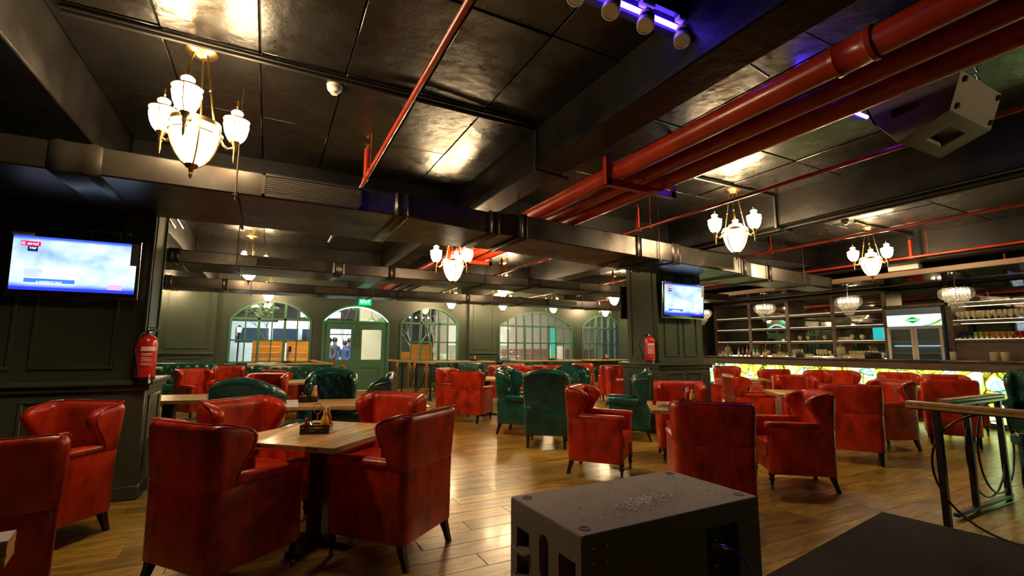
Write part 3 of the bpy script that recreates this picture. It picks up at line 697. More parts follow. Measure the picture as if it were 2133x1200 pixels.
for key, w, d, h, x, y, rz, lb in (
    ('near', .92, .86, .75, .40, 3.74, 47, 'oak table with a condiment caddy among the four big red chairs'),
    ('second', .84, .74, .75, .55, 5.72, -15, 'oak table with a condiment caddy among the green chairs at left'),
    ('left', .9, .8, .75, -1.0, 7.05, -8, 'oak table beside the panelled column under the red extinguisher'),
    ('note', .86, .82, .75, 4.04, 3.72, 50, 'oak table with a dark notebook, by the wide-backed red chair'),
    ('bare', .84, .8, .75, 6.85, 4.25, 49, 'bare oak table corner between red chairs toward the bar'),
    ('bar', .84, .8, .75, 9.0, 6.72, 45, 'oak table nearest the middle column on the bar side'),
    ('barb', .84, .8, .75, 9.75, 4.4, 45, 'oak table glimpsed between red chairs below the bar fridge'),
    ('mid', .84, .8, .75, 4.15, 9.15, 40, 'oak table edge behind the bright red square-backed chair'),
    ('highl', .85, 2.3, .95, -2.38, 11.0, -3, 'long high oak table at the left by the panelled wall'),
    ('highm', 1.5, .75, .97, .35, 13.0, 2, 'high oak table under the arched window left of the door'),
    ('highc', 2.2, .75, .97, 5.2, 13.7, 0, 'high oak table running past the pilaster, right of the door'),
    ('highr', 2.3, .75, .98, 8.3, 13.6, 0, 'high oak table under the wide arched window'),
    ('highe', 1.9, .75, 1.0, 10.6, 13.3, 0, 'high oak table by the arched window beside the middle column'),
    ('rear', .84, .8, .75, .62, 9.6, 20, 'oak table behind the green chairs near the low red armchair')):
    t = make_table(w, d, h); t.location = (x, y, 0); t.rotation_euler = (0, 0, R(rz)); t['label'] = lb; t['group'] = GT; T[key] = (x, y, h, rz)

# ---------------------------------------------------------------- table condiments
M_MUST = mat('mustard_plastic', (.85, .50, .02), .35); M_KET = mat('ketchup_plastic', (.45, .02, .01), .35); M_REDCAP = mat('red_cap', (.6, .02, .01), .4)
M_LILAC = mat('lilac_cap', (.62, .55, .75), .4); M_SAUCE = mat('sauce_glass', (.30, .04, .01), .15); M_LABEL = mat('paper_label', (.9, .35, .06), .6)
def make_caddy():
    t = thing('condiment_caddy', '', 'caddy')
    part('tray', MB().box(-.115, .115, -.075, .075, 0, .008), M_LEG, t)
    sl = MB().box(-.118, .118, -.004, .004, 0, .014).mesh('slat'); s2 = MB().box(-.004, .004, -.078, .078, 0, .014).mesh('slat')
    for z in (.008, .028, .048):
        for s in (-1, 1): link('slat', sl, M_LEG, t, (0, s*.076, z)); link('slat', s2, M_LEG, t, (s*.116, 0, z))
    for a in (-1, 1):
        for b in (-1, 1): part('corner_post', MB().box(a*.112-.005, a*.112+.005, b*.072-.005, b*.072+.005, 0, .064), M_LEG, t)
    pts = [(0, 0, .008), (0, 0, .135)]
    part('wire_handle', MB().tube(pts, .0028, 6).tube([(.034*sin(a), 0, .17-.036*cos(a)) for a in [2*pi*i/20 for i in range(20)]], .0026, 6, closed=True), M_CHROME, t)
    for c in t.children: c.scale = (.82, .82, 1); c.location.x *= .82; c.location.y *= .82
    return t
def make_mustard():
    t = thing('mustard_bottle', '', 'bottle')
    part('bottle_body', MB().lathe([(.026, 0), (.029, .004), (.029, .055), (.030, .07), (.024, .095), (.014, .118), (.012, .13)], (0, 0, 0), 14), M_MUST, t)
    part('bottle_label', MB().lathe([(.0296, .018), (.0298, .02), (.0298, .058), (.0296, .06)], (0, 0, 0), 14), M_LABEL, t)
    part('cap', MB().lathe([(.014, .128), (.014, .145), (.011, .15), (.006, .152)], (0, 0, 0), 12), M_MUST, t)
    return t
def make_ketchup():
    t = thing('ketchup_bottle', '', 'bottle')
    part('bottle_body', MB().lathe([(.027, 0), (.030, .004), (.030, .09), (.024, .115), (.016, .135)], (0, 0, 0), 14), M_KET, t)
    part('cap', MB().lathe([(.017, .133), (.018, .136), (.018, .165), (.016, .168)], (0, 0, 0), 12), M_LILAC, t)
    return t
def make_sauce():
    t = thing('sauce_bottle', '', 'bottle')
    part('bottle_body', MB().lathe([(.017, 0), (.019, .003), (.019, .05), (.012, .065), (.008, .08)], (0, 0, 0), 12), M_SAUCE, t)
    part('cap', MB().lathe([(.010, .078), (.010, .095), (.007, .098)], (0, 0, 0), 10), M_REDCAP, t)
    return t
def make_shaker():
    t = thing('salt_shaker', '', 'shaker')
    part('shaker_body', MB().lathe([(.016, 0), (.017, .003), (.014, .045)], (0, 0, 0), 12), M_GLASS, t)
    part('cap', MB().lathe([(.0145, .044), (.0145, .055), (.008, .062)], (0, 0, 0), 12), M_CHROME, t)
    return t
protos = {}
def place(key, mk, loc, rz, label, group):
    if key not in protos:
        protos[key] = mk(); o = protos[key]; o.location = loc; o.rotation_euler = (0, 0, rz); o['label'] = label; o['group'] = group; return o
    return dup(protos[key], loc, rz, label, group)
def condiments(tk, dx, dy, where, rz=0, full=True):
    x, y, h, trz = T[tk]; x += dx; y += dy; a = R(rz)
    def P(u, v): return (x+.82*(u*cos(a)-v*sin(a)), y+.82*(u*sin(a)+v*cos(a)), h+.008)
    place('caddy', make_caddy, (x, y, h), a, 'black slatted condiment caddy with a wire loop on '+where, 'condiment caddies')
    place('mustard', make_mustard, P(.07, -.03), a, 'yellow mustard bottle in the caddy on '+where, 'mustard bottles')
    place('ketchup', make_ketchup, P(.075, .038), a, 'ketchup bottle with lilac cap in the caddy on '+where, 'ketchup bottles')
    if full:
        place('sauce', make_sauce, P(-.08, -.03), a, 'small red-capped sauce bottle in the caddy on '+where, 'sauce bottles')
        for u, v, nm in ((-.03, -.045, 'front'), (-.055, .03, 'back')):
            place('shaker', make_shaker, P(u, v), a, 'glass shaker in the '+nm+' of the caddy on '+where, 'shakers')
condiments('near', -.05, -.02, 'the near table of red chairs', -18)
condiments('second', -.10, .16, 'the second table by the green chairs', -12)
condiments('highl', -.1, .3, 'the long high table at left', 0, False)
condiments('highm', .1, 0, 'the high table left of the door', 0, False)
condiments('highc', .5, 0, 'the high table past the pilaster', 0, False)
condiments('highr', .2, 0, 'the high table under the wide window', 0, False)
condiments('highe', -.1, 0, 'the high table beside the middle column', 0, False)
condiments('mid', -.2, .1, 'the table behind the bright red chair', 0, False)
condiments('note', .12, .12, 'the notebook table', 20, False)
nb = thing('notebook', 'dark closed notebook lying on the oak table by the wide-backed red chair', 'notebook', (3.78, 3.78, .75), R(20))
part('cover', MB().box(-.09, .09, -.06, .06, 0, .003).box(-.09, .09, -.06, .06, .013, .016), mat('navy_cover', (.02, .02, .06), .4), nb)
part('pages', MB().box(-.086, .088, -.057, .057, .003, .013), M_WHITE, nb)
cu = thing('red_tumbler', 'small red cup at the edge of the notebook table', 'cup', (3.80, 3.98, .75))
part('cup_body', MB().lathe([(.018, 0), (.026, .05), (.024, .05), (.017, .004), (0, .004)], (0, 0, 0), 14), M_SAUCE, cu)
# ---------------------------------------------------------------- four-globe chandeliers
M_WARMGLASS = emat('lit_lid_glass', (1, .72, .42), 1.2)
def make_chandelier():
    t = thing('chandelier', '', 'chandelier')     # origin at the ceiling
    part('canopy', MB().lathe([(.10, 0), (.105, -.008), (.085, -.018), (.05, -.03), (.03, -.045), (0, -.05)], (0, 0, 0), 24), M_BRASS, t)
    for k in range(3):
        a = 2*pi*k/3+pi/3
        part('rod', MB().tube([(.05*cos(a), .05*sin(a), -.03), (.055*cos(a), .055*sin(a), -.06), (.15*cos(a), .15*sin(a), -.52)], .0065, 8).sphere((.10*cos(a), .10*sin(a), -.285), .011, 8, 6), M_BRASS, t)
    bowl = part('glass_bowl', MB().lathe([(.05, -.475), (.085, -.485), (.135, -.505), (.148, -.535), (.150, -.57), (.143, -.62), (.125, -.68), (.098, -.735), (.065, -.775), (.032, -.80)], (0, 0, 0), 24), M_BOWL, t)
    part('ring', MB().lathe([(.150, -.50), (.160, -.50), (.162, -.53), (.152, -.53), (.150, -.50)], (0, 0, 0), 28).tube([(.157*cos(2*pi*i/28), .157*sin(2*pi*i/28), -.585) for i in range(28)], .004, 6, closed=True), M_BRASS, t)
    pf = [(.156, -.53), (.157, -.57), (.150, -.62), (.132, -.68), (.105, -.735), (.070, -.778), (.034, -.803)]
    for k in range(4):
        a = 2*pi*k/4+.4
        part('strap', MB().tube([(r*cos(a), r*sin(a), z) for r, z in pf], .0065, 6), M_DKBRASS, t)
    part('finial', MB().lathe([(.045, -.79), (.035, -.81), (.012, -.825), (.018, -.835), (.007, -.843), (.012, -.855), (.010, -.872), (0, -.888)], (0, 0, 0), 12), M_DKBRASS, t)
    part('cap', MB().lathe([(0, -.43), (.006, -.435), (.012, -.455), (.03, -.462), (.03, -.468), (.055, -.476)], (0, 0, 0), 14), M_BRASS, t)
    for k in range(3):
        a = 2*pi*k/3; ca, sa = cos(a), sin(a); cx, cy = .27*ca, .27*sa
        arm = part('arm', MB().tube([(r*ca, r*sa, z) for r, z in ((.155, -.545), (.17, -.565), (.19, -.598), (.22, -.615), (.25, -.60), (.27, -.585))], .008, 8).sphere((.165*ca, .165*sa, -.55), .022, 8, 6), M_BRASS, t)
        part('cup', MB().lathe([(.004, -.70), (.010, -.665), (.008, -.63), (.016, -.60), (.014, -.585), (.022, -.57), (.036, -.545)], (cx, cy, 0), 12), M_DKBRASS, arm)
        part('glass_globe', MB().lathe([(.034, -.548), (.056, -.525), (.075, -.485), (.085, -.435), (.084, -.405), (.078, -.385), (.05, -.375)], (cx, cy, 0), 18), M_GLOBE, arm)
        gr = MB().tube([(cx+.088*cos(2*pi*i/20), cy+.088*sin(2*pi*i/20), -.39) for i in range(20)], .005, 6, closed=True).tube([(cx+.087*cos(2*pi*i/20), cy+.087*sin(2*pi*i/20), -.425) for i in range(20)], .0028, 6, closed=True)
        for q in range(3):
            b = 2*pi*q/3+a; gr.tube([(cx+r*cos(b), cy+r*sin(b), z) for r, z in ((.087, -.395), (.088, -.435), (.078, -.487), (.059, -.527), (.036, -.55))], .004, 5)
        part('globe_frame', gr, M_DKBRASS, arm)
        part('globe_lid', MB().lathe([(.05, -.378), (.045, -.365), (.022, -.36), (.03, -.352), (.042, -.342), (.042, -.33), (.028, -.318), (.01, -.312)], (cx, cy, 0), 14), M_WARMGLASS, arm)
        part('globe_finial', MB().lathe([(.012, -.314), (.006, -.30), (.010, -.29), (.006, -.28), (.009, -.265), (0, -.24)], (cx, cy, 0), 8), M_BRASS, arm)
    for o in [t]+list(t.children):
        for c in [o]+list(o.children):
            if c.data and not c.data.get('st'):
                c.data['st'] = 1
                for v in c.data.vertices: v.co.z *= 1.09
    return t
CH0 = make_chandelier()
for k, (x, y, z, rz, lb) in enumerate((
    (-.56, 3.90, 3.5, 265, 'nearest brass chandelier with four lit globes, over the television column'),
    (5.47, 4.12, 3.5, 155, 'brass chandelier with lit globes in front of the middle column grille'),
    (9.28, 4.35, 3.5, 143, 'brass chandelier with lit globes nearest the bar canopy'),
    (2.42, 6.66, 3.22, 60, 'brass chandelier with lit globes hanging just behind the nearest duct, mid-room'),
    (5.15, 10.5, 3.5, 20, 'brass chandelier with lit bowl under the second duct, over the green chairs'),
    (9.02, 10.95, 3.5, 60, 'brass chandelier with lit bowl just left of the middle column'),
    (-.40, 10.3, 3.5, 10, 'brass chandelier with bowl half hidden behind the second duct, at left'),
    (9.08, 14.4, 3.5, 30, 'distant brass chandelier over the wide arched window'),
    (11.9, 15.0, 3.5, 0, 'distant brass chandelier before the arched window by the middle column'),
    (5.27, 14.6, 3.5, 45, 'distant brass chandelier before the arched window right of the door'),
    (7.0, 14.3, 3.5, 80, 'distant brass chandelier before the pilaster'),
    (-.06, 14.8, 3.5, 15, 'distant brass chandelier before the arched window left of the door'),
    (-2.65, 15.0, 3.5, 25, 'distant brass chandelier beside the near column, over the panelled wall'))):
    if k == 0: q = CH0; q.location = (x, y, z); q.rotation_euler = (0, 0, R(rz)); q['label'] = lb; q['group'] = 'brass chandeliers'
    else: q = dup(CH0, (x, y, z), R(rz), lb, 'brass chandeliers')
    if z < 3.45: part('drop_rod', MB().tube([(0, 0, 0), (0, 0, ZC-z)], .012, 8), M_BRASS, q)

# ---------------------------------------------------------------- televisions
def screenmat():
    m = bpy.data.materials.new('tv_picture'); m.use_nodes = True; nt = m.node_tree; N = nt.nodes; L = nt.links; N.clear()
    o = N.new('ShaderNodeOutputMaterial'); e = N.new('ShaderNodeEmission'); tc = N.new('ShaderNodeTexCoord'); nz = N.new('ShaderNodeTexNoise')
    nz.inputs['Scale'].default_value = 3.2; nz.inputs['Detail'].default_value = 3; mp = N.new('ShaderNodeMapping'); mp.inputs['Scale'].default_value = (1, 1, 1.3)
    L.new(tc.outputs['Object'], mp.inputs[0]); L.new(mp.outputs[0], nz.inputs['Vector'])
    rp = N.new('ShaderNodeValToRGB'); c = rp.color_ramp; c.elements[0].position = .3; c.elements[0].color = (.16, .30, .52, 1); c.elements[1].position = .6; c.elements[1].color = (.70, .88, 1, 1)
    L.new(nz.outputs['Fac'], rp.inputs[0])
    sx = N.new('ShaderNodeSeparateXYZ'); L.new(tc.outputs['Generated'], sx.inputs[0])
    r2 = N.new('ShaderNodeValToRGB'); d = r2.color_ramp; d.elements[0].position = .0; d.elements[0].color = (.02, .04, .75, 1); d.elements[1].position = 1; d.elements[1].color = (.04, .10, .7, 1)
    for p, v in ((.09, 1), (.16, 1), (.90, 1), (.97, 1)): pass
    r3 = N.new('ShaderNodeValToRGB'); q = r3.color_ramp; q.elements[0].position = .05; q.elements[0].color = (0, 0, 0, 1); q.elements[1].position = .15; q.elements[1].color = (1, 1, 1, 1)
    a = q.elements.new(.92); a.color = (1, 1, 1, 1); b = q.elements.new(.97); b.color = (0, 0, 0, 1)
    L.new(sx.outputs['Z'], r3.inputs[0]); L.new(sx.outputs['Z'], r2.inputs[0])
    mx = N.new('ShaderNodeMix'); mx.data_type = 'RGBA'; L.new(r3.outputs[0], mx.inputs[0]); L.new(r2.outputs[0], mx.inputs[6]); L.new(rp.outputs[0], mx.inputs[7])
    L.new(mx.outputs[2], e.inputs[0]); e.inputs[1].default_value = .46; L.new(e.outputs[0], o.inputs[0]); return m
M_TV = screenmat(); M_TVW = emat('tv_white_text', (.9, .95, 1), .6); M_TVR = emat('tv_red_block', (.85, .01, .12), .35); M_TVN = emat('tv_navy_block', (.01, .02, .12), .3)
M_TVB = emat('tv_blue_bar', (.05, .22, .85), .4); M_TVP = emat('tv_pink_bug', (.8, .45, .8), .4)
def make_tv(label, x, y, z, wd, ht, tilt):
    t = thing('television', label, 'television', (x, y, z)); t.rotation_euler = (R(tilt), 0, 0); a, b = wd/2, ht/2
    f = part('bezel', MB().box(-a-.022, a+.022, 0, .05, -b-.045, b+.022), M_SCREENF, t, .006, 2)
    part('chrome_edge', MB().tube([(-a-.024, .02, -b-.047), (a+.024, .02, -b-.047), (a+.024, .02, b+.024), (-a-.024, .02, b+.024)], .006, 6, closed=True), M_CHROME, t)
    sc = part('screen', MB().box(-a, a, -.002, .01, -b, b), M_TV, t, smooth=False)
    part('screen_block', MB().box(-a+.05, -a+.175, -.004, -.002, b-.085, b-.045), M_TVR, sc)
    part('logo_ring', MB().tube([(-a+.068+.011*cos(q), -.006, b-.066+.009*sin(q)) for q in [.5+5.2*i/14 for i in range(15)]], .003, 5), M_TVW, sc)
    text('airtel', .034, M_TVW, sc, (-a+.127, -.006, b-.066), (pi/2, 0, 0))
    part('screen_block', MB().box(-a+.095, -a+.16, -.004, -.002, b-.13, b-.085), M_TVN, sc)
    text('TRIP', .024, M_TVW, sc, (-a+.128, -.006, b-.104), (pi/2, 0, 0))
    part('screen_block', MB().box(-a+.09, -a+.20, -.004, -.002, -b+.11, -b+.18), emat('tv_pale_block', (.55, .65, 1), .4), sc)
    text('WORDS', .032, M_TVW, sc, (-a+.235, -.006, -b+.125), (pi/2, 0, 0))
    part('screen_block', MB().box(-a+.09, -a+.42, -.004, -.002, -b+.065, -b+.10), M_TVB, sc)
    text('A DIFFERENT BEAT', .020, M_TVW, sc, (-a+.255, -.006, -b+.072), (pi/2, 0, 0))
    part('screen_block', MB().box(a-.19, a-.09, -.004, -.002, -b+.03, -b+.075), M_TVP, sc)
    sn = part('sensor_box', MB().box(-a-.01, -a+.13, -.03, .02, b+.005, b+.027), mat('beige_plastic', (.5, .42, .3), .5), t, .003, 1)
    part('indicator', MB().box(-a+.04, -a+.065, -.032, -.03, b+.012, b+.02), mat('green_indicator', (.02, .15, .03), .3), sn)
    part('corner_sticker', MB().box(a-.045, a+.012, -.006, -.003, b-.2, b), mat('silver_sticker', (.45, .48, .46), .3, .6), t)
    part('wall_bracket', MB().box(-.15, .15, .05, .13, -.15, .15), M_BLACK, t)
    bx = part('set_top_box', MB().box(-a*.15+.1, a*.1+.3, .03, .12, b+.09, b+.105).box(.06, .075, .06, .075, b+.02, b+.09).box(.26, .275, .06, .075, b+.02, b+.09), mat('glass_shelf', (.05, .12, .14), .1), t)
    return t
make_tv('wall television with cloudy blue picture on the near panelled column', -1.54, 5.40, 2.06, .84, .46, 3)
make_tv('wall television with pale blue picture on the middle column', 6.19, 5.70, 2.18, .90, .52, 3)
cp = thing('television', 'black television seen edge-on behind the far side of the middle column', 'television', (6.17, 6.70, 2.2))
part('bezel', MB().box(-.48, .48, 0, .05, -.3, .3), M_SCREENF, cp, .006)
part('screen', MB().box(-.46, .46, .05, .053, -.27, .28), M_SUBDK, cp)
part('wall_bracket', MB().box(-.1, .1, -.09, 0, -.1, .1), M_BLACK, cp)

# ---------------------------------------------------------------- fire extinguishers
HOSE = {0: [(-.01, -.01, .44), (-.03, -.05, .42), (-.055, -.075, .35), (-.062, -.078, .27), (-.045, -.088, .19), (-.025, -.093, .12), (-.02, -.094, .03)], 1: [(-.02, 0, .43), (-.09, -.03, .44), (-.14, -.05, .38), (-.16, -.055, .28), (-.13, -.06, .17), (-.10, -.065, .10), (-.09, -.06, .05)]}
def make_ext(label, loc, rz, fire=0):
    t = thing('fire_extinguisher', label, 'extinguisher', loc, rz, 'fire extinguishers')
    part('cylinder_body', MB().lathe([(.07, 0), (.078, .008), (.08, .02), (.08, .33), (.074, .365), (.055, .39), (.03, .402), (.022, .41)], (0, 0, 0), 20), M_EXT, t)
    part('base_ring', MB().lathe([(.078, -.002), (.082, -.002), (.082, .025), (.078, .025), (.078, -.002)], (0, 0, 0), 20), M_LEG, t)
    part('valve', MB().lathe([(.02, .408), (.024, .42), (.018, .445), (.010, .45)], (0, 0, 0), 10).box(-.012, .06, -.01, .01, .445, .455).box(-.012, .075, -.01, .01, .468, .476).box(-.012, .0, -.01, .01, .44, .48), M_CHROME, t)
    part('hose', MB().tube(HOSE[fire], .010, 8), M_LEG, t)
    def patch(a0, a1, z0, z1, m, nm, r=.0815):
        n = 8; v = [(r*sin(a0+(a1-a0)*i/n), -r*cos(a0+(a1-a0)*i/n), z) for i in range(n+1) for z in (z0, z1)]
        part(nm, MB().add(v, [(2*i, 2*i+2, 2*i+3, 2*i+1) for i in range(n)]), m, t)
    pk = mat('pink_label', (.80, .16, .18), .5); wh = mat('white_label', (.80, .72, .68), .5)
    patch(-.2, 1.3, .26, .30, wh, 'label_plate'); patch(-.2, 1.3, .12, .25, pk if fire else M_EXT, 'label_plate')
    for k, z in enumerate((.236, .222, .200, .186, .172, .150, .138)): patch(-.1, .9-.12*(k % 3), z-.003, z+.003, wh, 'print_line', .0825)
    if fire: text('FIRE', .034, wh, t, (.042, -.0745, .085), (pi/2, 0, R(30)))
    part('tag_card', MB().box(.06, .062, -.07, -.02, -.03, .05), wh, t)
    part('bracket', MB().box(-.03, .03, .078, .10, .12, .16), M_BLACK, t)
    return t
make_ext('red fire extinguisher standing on the ledge of the near panelled column', (-.985, 5.44, 1.057), R(-10))
make_ext('red fire extinguisher fixed to the side of the middle column', (5.60, 5.92, 1.15), R(-60), 1)
make_ext('red fire extinguisher on the grey wall at the bar end', (11.6, 10.82, 1.2), R(-40))

# ---------------------------------------------------------------- subwoofer, stage, monitor
def cut(o, cutter):
    c = part('tmp_cut', cutter, None, o.parent); md = o.modifiers.new('b', 'BOOLEAN'); md.operation = 'DIFFERENCE'; md.object = c; md.solver = 'EXACT'
    dg = bpy.context.evaluated_depsgraph_get(); dg.update(); me = bpy.data.meshes.new_from_object(o.evaluated_get(dg))
    o.modifiers.clear(); o.data = me; me.set_sharp_from_angle(angle=R(35)); bpy.data.objects.remove(c)
sx0, sx1, sy0, sy1, sh = 0, 1.08, 0, .57, .65
sub = thing('subwoofer', 'large black loudspeaker cabinet with a dusty top in the foreground', 'speaker', (1.095, 1.55, 0), R(1.5))
cb = part('cabinet', MB().box(0, 1.06, 0, .56, .02, .65), M_SUB, sub, .012, 3)
cut(cb, MB().box(-.05, .06, .385, .495, .45, .535).box(-.05, .06, .385, .495, .33, .415).prism([(.265+.036*cos(q), .535+.036*sin(q)) for q in [pi*i/8 for i in range(9)]]+[(.265+.036*cos(q), .43+.036*sin(q)) for q in [pi+pi*i/8 for i in range(9)]], -.05, .06, 'x').box(-.05, .09, .04, .155, .14, .54).box(.68, .90, -.05, .03, .20, .56))
for a, b in ((.06, .06), (1.0, .06), (.06, .50), (1.0, .50)):
    part('stacking_cup', MB().lathe([(.024, .6505), (.024, .652), (.019, .653), (.017, .6508), (0, .6508)], (a, b, 0), 16), M_SUBDK, sub)
    part('rubber_foot', MB().lathe([(.025, 0), (.028, .005), (.028, .02)], (a, b, 0), 12), M_LEG, sub)
for z in (.445, .325): part('handle', MB().tube([(-.004, .385, z), (-.018, .40, z), (-.018, .49, z), (-.004, .505, z)], .009, 8), M_SUB, sub)
for a in (.05, .12, .94, 1.01):
    for z in (.60, .545): part('screw', MB().sphere((a, -.001, z), .006, 8, 5), M_CHROME, sub)
pn = part('connector_plate', MB().box(.68, .90, .018, .028, .205, .555), M_SUBDK, sub)
part('socket', MB().lathe([(.016, 0), (.018, .012), (.012, .012), (.012, .002)], (0, 0, 0), 14, Matrix.Translation((.745, .018, .49)) @ Matrix.Rotation(pi/2, 4, 'X')), M_CHROME, pn)
part('socket', MB().lathe([(.016, 0), (.018, .012), (.012, .012), (.012, .002)], (0, 0, 0), 14, Matrix.Translation((.745, .018, .39)) @ Matrix.Rotation(pi/2, 4, 'X')), M_CHROME, pn)
part('indicator', MB().box(.74, .755, .012, .018, .30, .325), emat('orange_indicator', (1, .25, .03), .3), pn)
cbl = thing('speaker_cable', 'violet cable plugged into the back of the black subwoofer', 'cable', (1.095, 1.55, 0), R(1.5))
part('cable_jacket', MB().tube([(.765, -.06, .485), (.78, -.09, .475), (.80, -.12, .43), (.815, -.14, .34), (.83, -.16, .16), (.84, -.20, .02), (.85, -.40, .008), (.80, -.75, .008)], .006, 8), mat('violet_cable', (.20, .11, .85), .35), cbl)
part('plug', MB().tube([(.745, .018, .49), (.752, -.03, .488), (.765, -.06, .485)], [.011, .011, .008], 10), M_CHROME, cbl)
cr = MB(); rr = random.Random(3)
for i in range(330):
    if i < 260: u = .52+rr.gauss(0, .11); v = .20+rr.gauss(0, .035)+(u-.52)*.10
    else: u = rr.uniform(.12, .98); v = rr.uniform(.05, .45)
    q = rr.uniform(.0022, .0046); cr.sphere((u, v, .650+q), q, 5, 3)
co = part('spilled_crumbs', cr, M_CRUMB, None, loc=(1.095, 1.55, 0), rz=R(1.5)); tag(co, 'tiny white crumbs scattered over the black subwoofer top', 'crumbs', kind='stuff')
stg = thing('stage_platform', 'low dark carpeted platform at the lower right corner', 'stage', (4.36, 2.13, 0), R(8.5))
part('platform_base', MB().box(-2.02, -.015, -4.4, -.015, .001, .085), M_BLACK, stg, .004, 1)
part('carpet', MB().box(-2.035, 0, -4.4, 0, .082, .10), M_CARPET, stg, .008, 2)
# small floor box by the near column, and one by the middle column
for lb, x, y, z, sx_, sy_ in (('black floor loudspeaker box at the foot of the near panelled column', -.92, 5.66, .50, .42, .42), ('black loudspeaker box standing at the foot of the middle column', 5.48, 6.30, .55, .3, .4)):
    s2_ = thing('floor_speaker', lb, 'speaker', (x, y, 0), 0)
    part('cabinet', MB().box(0, sx_, 0, sy_, .015, z), M_SUB, s2_, .01, 2)
    part('grille', MB().box(.02, sx_-.02, -.006, 0, .04, z-.04), M_SUBDK, s2_, .002, 1)
    part('badge', MB().box(sx_/2-.03, sx_/2+.03, -.009, -.006, .08, .10), mat('orange_badge', (.7, .28, .04), .4), s2_)
    for a in (.03, sx_-.03):
        part('rubber_foot', MB().lathe([(.018, 0), (.018, .016)], (a, .04, 0), 10), M_LEG, s2_)
        for zz in (z-.02,): part('screw', MB().sphere((a, -.003, zz), .007, 8, 5), M_CHROME, s2_)
# wedge monitor hung from the ceiling, baffle down
sp = thing('hanging_speaker', 'black wedge loudspeaker hung on chains from the ceiling at right', 'speaker', (0, 0, 0))
prof = [(1.20, 3.15), (1.28, 2.91), (1.58, 2.81), (1.70, 2.99), (1.76, 3.19)]
hb = part('cabinet', MB().prism(prof, 3.87, 4.50, 'x'), M_SUB, sp, .012, 2)
cut(hb, MB().box(3.85, 3.93, 1.44, 1.60, 3.00, 3.06).box(4.08, 4.32, 1.36, 1.50, 2.75, 2.90))
nrm = Vector((0, -.24, -.08)).normalized()
for x in (3.93, 4.44):
    for yy, zz in ((1.213, 3.11), (1.267, 2.95)):
        ft = part('rubber_foot', MB().lathe([(.020, 0), (.018, .014), (.009, .014), (.008, .006), (0, .006)], (0, 0, 0), 14, Matrix.Translation((x, yy-.001, zz)) @ Matrix.Rotation(pi/2+.32, 4, 'X')), M_LEG, sp)
        part('screw', MB().sphere((x, yy-.012, zz-.004), .007, 8, 5), M_CHROME, ft)
part('front_grille', MB().loft([[(3.89, 1.715, 3.0), (4.48, 1.715, 3.0), (4.48, 1.765, 3.17), (3.89, 1.765, 3.17)], [(3.89, 1.72, 3.0), (4.48, 1.72, 3.0), (4.48, 1.775, 3.17), (3.89, 1.775, 3.17)]]), M_SUBDK, sp)
for x, y in ((3.95, 1.62), (4.45, 1.30)):
    chm = MB(); z = 3.15; k = 0
    while z < ZC:
        a = pi/2*(k % 2); chm.tube([(x+.010*sin(q)*cos(a), y+.010*sin(q)*sin(a), z+.018*cos(q)) for q in [2*pi*i/10 for i in range(10)]], .003, 5, closed=True); z += .028; k += 1
    part('chain', chm, M_CHROME, sp)

# ---------------------------------------------------------------- ringed railings with wooden handrails
def rail(label, L, loc, rz, h=.95, posts=(0,), rings=((.40, .42), (1.05, .42)), base=True):
    t = thing('railing', label, 'railing', loc, rz)
    prof = [(-.045, h-.05), (-.045, h-.036), (-.035, h-.030), (-.045, h-.022), (-.045, h-.006), (-.038, h), (.038, h), (.045, h-.006), (.045, h-.022), (.035, h-.030), (.045, h-.036), (.045, h-.05)]
    part('handrail', MB().prism(prof, 0, L, 'x'), M_RAIL, t, ang=20)
    part('top_bar', MB().box(.02, L-.02, -.02, .02, h-.062, h-.05), M_BLACK, t)
    for p in posts: part('post', MB().box(p-.022, p+.022, -.022, .022, 0, h-.055), M_BLACK, t, .003, 1)
    if base: part('bottom_bar', MB().box(0, L, -.02, .02, .02, .05), M_BLACK, t, .003, 1)
    for cx, r in rings: part('ring', MB().tube([(cx+r*cos(2*pi*i/40), 0, .48+r*sin(2*pi*i/40)) for i in range(40)], .0085, 8, closed=True), M_BLACK, t)
    return t
rail('wooden-topped railing with big iron rings beside the carpeted platform', 1.6, (4.62, 2.0, 0), R(-91), .95, (.18, 1.5), ((.55, .43), (1.05, .43)), False)
rail('second ringed railing with wooden handrail, running toward the bar', 1.15, (5.02, 1.92, 0), R(1), .95, (.40, 1.1), ((.72, .40), (.95, .40)))
rail('wooden handrail end at the lower left corner', .7, (-.46, 1.44, 0), R(190), .95, (.5,), (), False)
rail('low railing with wooden top left of the entrance door', 1.45, (-.05, 12.15, 0), R(-10), 1.0, (.1, .75, 1.4), ((.45, .38), (1.05, .38)))
rail('railing with wooden top returning to the wall left of the entrance door', 3.7, (1.34, 12.0, 0), R(92), 1.0, (1.2, 2.4, 3.6), ((.6, .42), (1.8, .42), (3.0, .42)))
rail('railing with wooden top right of the entrance door, brass posts before it', 3.4, (3.50, 15.4, 0), R(-84), 1.0, (.1, 1.2, 2.3, 3.3), ((.65, .42), (1.75, .42), (2.8, .42)))
